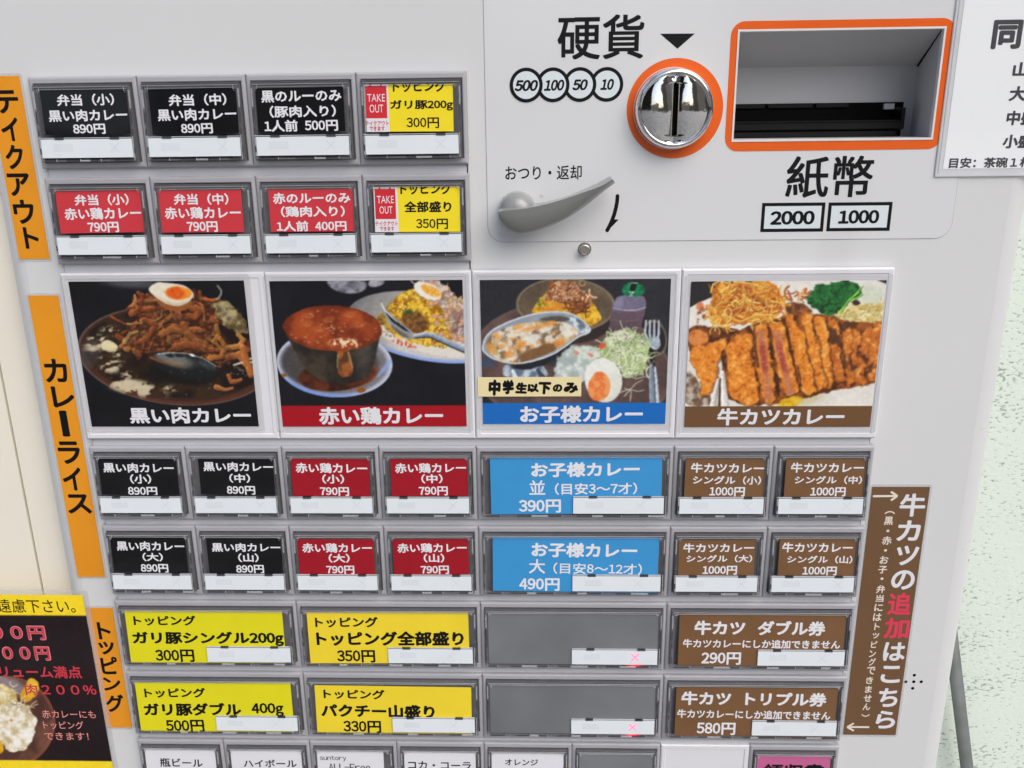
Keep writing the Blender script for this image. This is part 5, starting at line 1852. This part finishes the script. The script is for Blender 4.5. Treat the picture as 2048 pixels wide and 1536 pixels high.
# ------------------------------------------------------------------ paper stuck on the machine
def sheet(name, rect, label, cat, colour, margin, group=None, Y=PANEL, m_margin=None, lift=.0):
    """laminated sheet: clear margin and printed paper"""
    x0, x1, z0, z1 = rect
    cx, cz = (x0 + x1) / 2, z0
    root = empty(name, (cx, Y, cz))
    tag(root, label, cat, group)
    b = MB()
    b.slab(x0 - margin, x1 + margin, z0 - margin, z1 + margin, Y - .00030 - lift, Y - .00012 - lift, m_margin or laminate, .0015)
    b.build('laminate_film', root)
    if colour:
        b = MB()
        b.box(x0, x1, Y - .00042 - lift, Y - .0002 - lift, z0, z1, colour)
        return root, b
    return root, None


SY_ = PANEL - .00042
sk = SY_ - .00006
# orange category strips
r1 = (at('', -22 + 3, 152, SY_)[0], (at('A', 165, 205, SY_)[0] + at('', 96, 518, SY_)[0]) / 2, at('', 62, 518, SY_)[1], at('', 12, 152, SY_)[1])
r1 = (r1[1] - .0152 - .0005, r1[1], r1[2], r1[3])
strips = [
    (r1, 'orange paper strip reading takeout, vertical, beside the top two button rows',
     [('A', 'テ', (-45, 315, 147, 500)), ('A', 'イ', (10, 530, 150, 718)), ('A', 'ク', (45, 745, 188, 940)), ('A', 'ア', (65, 970, 240, 1150)), ('A', 'ウ', (108, 1178, 272, 1370)), ('A', 'ト', (190, 1394, 305, 1565))]),
    (((at('', 59, 591, SY_)[0] + at('', 152.5, 1154, SY_)[0]) / 2, (at('', 119, 591, SY_)[0] + at('', 207.4, 1154, SY_)[0]) / 2, at('', 180, 1154, SY_)[1], at('', 90, 591, SY_)[1]),
     'long orange paper strip reading curry rice, vertical, beside the curry pictures',
     [('P1', 'カ', (350, 935, 530, 1122)), ('P1', 'レ', (410, 1152, 585, 1320)), ('P1', 'ー', (478, 1343, 540, 1548)), ('K', 'ラ', (68, 92, 250, 278)), ('K', 'イ', (105, 305, 262, 495)), ('K', 'ス', (140, 525, 335, 685))]),
    (((at('', 171.6, 1216, SY_)[0] + at('', 213.6, 1455, SY_)[0]) / 2, (at('', 226, 1215, SY_)[0] + at('', 263.3, 1455, SY_)[0]) / 2, at('', 240, 1455, SY_)[1], at('', 200, 1216, SY_)[1]),
     'orange paper strip reading topping, vertical, partly under the corner poster',
     [('S', 'ト', (778, 375, 880, 512)), ('S', 'ッ', (787, 530, 912, 632)), ('S', 'ピ', (805, 650, 938, 790)), ('S', 'ン', (820, 815, 962, 920)), ('S', 'グ', (840, 950, 990, 1090))])]
for rect, lab, chars in strips:
    root, b = sheet('category_strip', rect, lab, 'sign', orange_paper, .0013, 'orange category strips')
    for z, ch, box in chars:
        b.text(ch, bx(z, box, SY_), sk, black_print, bold=.03, rot=-math.pi / 2 if ch == 'ー' else 0, res=5)
    b.build('paper', root)

# brown notice on the right
brown_paper = mat('brown_notice_paper', (110, 78, 46), rough=.35, coat=.5, crough=.1, var=.06, vscale=35, bump=.15, bscale=35)
cream_print = mat('cream_print', (232, 222, 206), rough=.35)
red_print = mat('red_print', (222, 62, 88), rough=.35)
rect = ((at('Y', 275, 37, SY_)[0] + at('Y', 128, 1357, SY_)[0]) / 2, (at('Y', 582, 37, SY_)[0] + at('Y', 408, 1360, SY_)[0]) / 2, at('Y', 268, 1359, SY_)[1], at('Y', 430, 37, SY_)[1])
root, b = sheet('add_on_notice', rect, 'brown vertical strip with white and red characters on beef cutlet add-ons', 'sign', brown_paper, .0014)
main = [('牛', (425, 72, 562, 195)), ('カ', (412, 215, 535, 325)), ('ツ', (405, 350, 525, 455)), ('の', (380, 480, 505, 585)), ('追', (362, 600, 488, 720)), ('加', (342, 735, 477, 845)),
        ('は', (338, 865, 455, 965)), ('こ', (325, 990, 430, 1082)), ('ち', (312, 1110, 415, 1210)), ('ら', (298, 1230, 402, 1325))]
for ch, box in main:
    b.text(ch, bx('Y', box, SY_), sk, red_print if ch in '追加' else white_print, bold=.03, res=4)
small = [('（', (345, 165, 400, 182)), ('黒', (342, 195, 390, 240)), ('・', (354, 264, 370, 278)), ('赤', (330, 300, 382, 345)), ('・', (341, 368, 357, 382)), ('お', (318, 405, 365, 447)), ('子', (310, 458, 358, 498)),
         ('・', (322, 519, 338, 533)), ('弁', (300, 560, 347, 603)), ('当', (297, 612, 340, 650)), ('に', (290, 660, 335, 700)), ('は', (283, 710, 328, 752)), ('ト', (290, 762, 318, 800)), ('ッ', (280, 815, 315, 845)),
         ('ピ', (272, 858, 305, 895)), ('ン', (262, 908, 298, 945)), ('グ', (258, 950, 297, 990)), ('で', (250, 995, 295, 1037)), ('き', (245, 1050, 283, 1087)), ('ま', (240, 1098, 277, 1135)), ('せ', (232, 1145, 275, 1182)),
         ('ん', (228, 1190, 268, 1227)), ('）', (220, 1248, 265, 1262))]
for ch, box in small:
    b.text(ch, bx('Y', box, SY_), sk, cream_print, bold=.024, rot=-math.pi / 2 if ch in '（）' else 0, res=3)
for tip, tail, wing in (((412, 85), (282, 86), (378, 23)), ((145, 1317), (262, 1318), (180, 20))):
    def bar(p, q, w, k):
        P, Q = np.array(at('Y', *p, SY_)), np.array(at('Y', *q, SY_))
        d = (Q - P) / np.linalg.norm(Q - P)
        n_ = np.array((-d[1], d[0])) * w
        b.quad([tuple(P - n_), tuple(Q - n_), tuple(Q + n_), tuple(P + n_)], sk - k, sk - k + .00002, cream_print)
    bar(tail, tip, .0006, 0)
    bar((wing[0], tip[1] - wing[1]), tip, .0006, .00004)
    bar((wing[0], tip[1] + wing[1]), tip, .0006, .00008)
b.build('paper', root)

# white laminated sheet at the top right
SW = PANEL - .0012
xl = (at('R', 292, 60, SW)[0] + at('R', 112, 1430, SW)[0]) / 2
rect = (xl, xl + .11, at('R', 300, 1440, SW)[1], .36)
root, b = sheet('size_notice', rect, 'white laminated sheet of rice portion sizes beside the bill slot', 'sign', laminate_white, .0036, lift=.0006, m_margin=laminate_clear)
e2 = .0005
b.box(rect[0] - .0022, rect[0] - .0022 + e2, PANEL - .0011, PANEL - .0009, rect[2] - .002, rect[3], clear_bright)
b.box(rect[0] - .0034, rect[0] - .0034 + e2, PANEL - .0011, PANEL - .0009, rect[2] - .0032, rect[3], clear_bright)
b.box(rect[0] - .0034, rect[1], PANEL - .0011, PANEL - .0009, rect[2] - .0036, rect[2] - .0031, clear_bright)
dark_print = mat('dark_grey_print', (62, 62, 66), rough=.4)
ys = PANEL - .00042 - .0006 - .00006
ys = PANEL - .00110
for body, box, bo in (('同', (532, 168, 785, 418), .04), ('山', (708, 530, 838, 655), .04), ('大', (678, 735, 820, 862), .04), ('中盛', (655, 942, 905, 1068), .04), ('小盛', (622, 1145, 880, 1265), .04), ('目安：茶碗１杯', (165, 1342, 870, 1432), .03)):
    b.text(body, bx('R', box, ys), ys, dark_print, bold=bo, res=4)
b.build('paper', root)

# menu photographs in the white panels
photos = [
    ('P1', (630, 323, 1980, 1469), (130, 550), 'F', paint_black, '黒い肉カレー', (1020, 1318, 1978, 1445), 'laminated photo of black meat curry with half an egg on top', (15, 14, 17), white_print),
    ('P2', (228, 136, 1884, 1418), None, 'P2', paint_red, '赤い鶏カレー', (603, 1245, 1695, 1400), 'laminated photo of red chicken curry in a cup, red caption band', (17, 17, 22), white_print),
    ('P3', (144, 126, 1783, 1395), None, 'P3', paint_child, 'お子様カレー', (483, 1232, 1562, 1385), 'laminated photo of children curry in a gravy boat, blue caption band', (40, 40, 44), white_print),
    ('P4', (155, 140, 1828, 1422), None, 'P4', paint_cutlet, '牛カツカレー', (415, 1255, 1532, 1408), 'laminated photo of sliced beef cutlet curry, brown caption band', (236, 232, 222), white_print)]
PY2 = -.00025
for z, box, _o, zz, fn, cap, cb, lab, bg, pm in photos:
    rect = bx(z, box, PY2)
    root, _ = sheet('menu_photo', rect, lab, 'menu photo', None, .0032, 'menu photos', Y=.0001)
    pic = picture('photo_print', zz, rect, PY2, .00034, bg, fn, parent=root)
    b = MB()
    b.text(cap, bx(z, cb, PY2), PY2 - .00006, pm, bold=.036, res=4)
    b.build('caption', root)

# handwritten note stuck on the children's curry photo
note_m = mat('cream_note_paper', (238, 222, 168), rough=.55, var=.02)
NY = -.0006
rect = bx('P3', (113, 984, 1021, 1154), NY)
b = MB()
b.box(rect[0], rect[1], NY, NY + .0001, rect[2], rect[3], note_m)
hand = [('中', (205, 1005, 315, 1148), -.03), ('学', (330, 1008, 430, 1135), .06), ('生', (440, 1030, 545, 1130), -.05), ('以', (545, 1040, 650, 1118), .04), ('下', (645, 1025, 758, 1135), -.02), ('の', (770, 1045, 855, 1115), .1), ('み', (865, 1030, 995, 1125), -.06)]
for k, (ch, box, rt) in enumerate(hand):
    b.text(ch, bx('P3', box, NY), NY - .00005 - .00001 * k, black_print, bold=.075, rot=rt, shear=.05, res=3)
tag(b.build('handwritten_note', loc=((rect[0] + rect[1]) / 2, NY, rect[2])), 'small cream paper note with thick black handwriting on the children curry photo', 'note')

# corner poster
PP = PANEL - .0010
pxr = (at('S', 662, 152, PP)[0] + at('S', 880, 1460, PP)[0]) / 2
prt = at('S', 330, 158, PP)[1]
rect = (pxr - .105, pxr, prt - .140, prt)
root, _ = sheet('topping_poster', rect, 'black and yellow laminated poster with red prices and a food picture, in the lower corner', 'poster', None, .0030, lift=.00045)
zt, zb2 = at('S', 330, 322, PP)[1], at('S', 440, 1477, PP)[1]


def paint_poster2(cv):
    cv.z = rect[2] + cv.v * (rect[3] - rect[2])
    cv.zt, cv.zz, cv.zb = zt, cv.z, zb2
    x, y = cv.x, cv.y
    paint_poster_core(cv)


def paint_poster_core(cv):
    paint_poster(cv)


pic = picture('poster_print', 'S', rect, PP, .00036, (30, 18, 20), paint_poster2, parent=root)
pink_print = mat('pink_outline_print', (240, 150, 160), rough=.4)
redp = mat('poster_red_print', (205, 58, 72), rough=.4)
salmon = mat('salmon_print', (236, 150, 140), rough=.4)
b = MB()
clipr = (rect[0], rect[1], rect[2], rect[3])
yk = PP - .00006
pink = []
b.text('ご遠慮下さい。', bx('S', (-125, 192, 597, 300), PP), yk, black_print, bold=.006, clip=clipr, res=4)
for body, box in (('０００円', (-232, 402, 362, 517)), ('００円', (18, 567, 400, 680))):
    X = bx('S', box, PP)
    b.text(body, X, yk, pink_print, bold=.045, clip=clipr, res=4)
    g_ = .00045
    b.text(body, (X[0] + g_, X[1] - g_, X[2] + g_, X[3] - g_), yk - .00004, redp, bold=.02, clip=clipr, res=4)
b.text('ボリューム満点', bx('S', (-135, 722, 648, 820), PP), yk, redp, bold=.024, clip=clipr, res=4)
b.text('肉２００％', bx('S', (200, 868, 765, 957), PP), yk, redp, bold=.02, clip=clipr, res=4)
for body, box in (('赤カレーにも', (335, 1076, 760, 1140)), ('トッピング', (345, 1163, 665, 1226)), ('できます！', (355, 1253, 705, 1313))):
    b.text(body, bx('S', box, PP), yk, salmon, bold=.006, clip=clipr, res=3)
b.build('lettering', root)
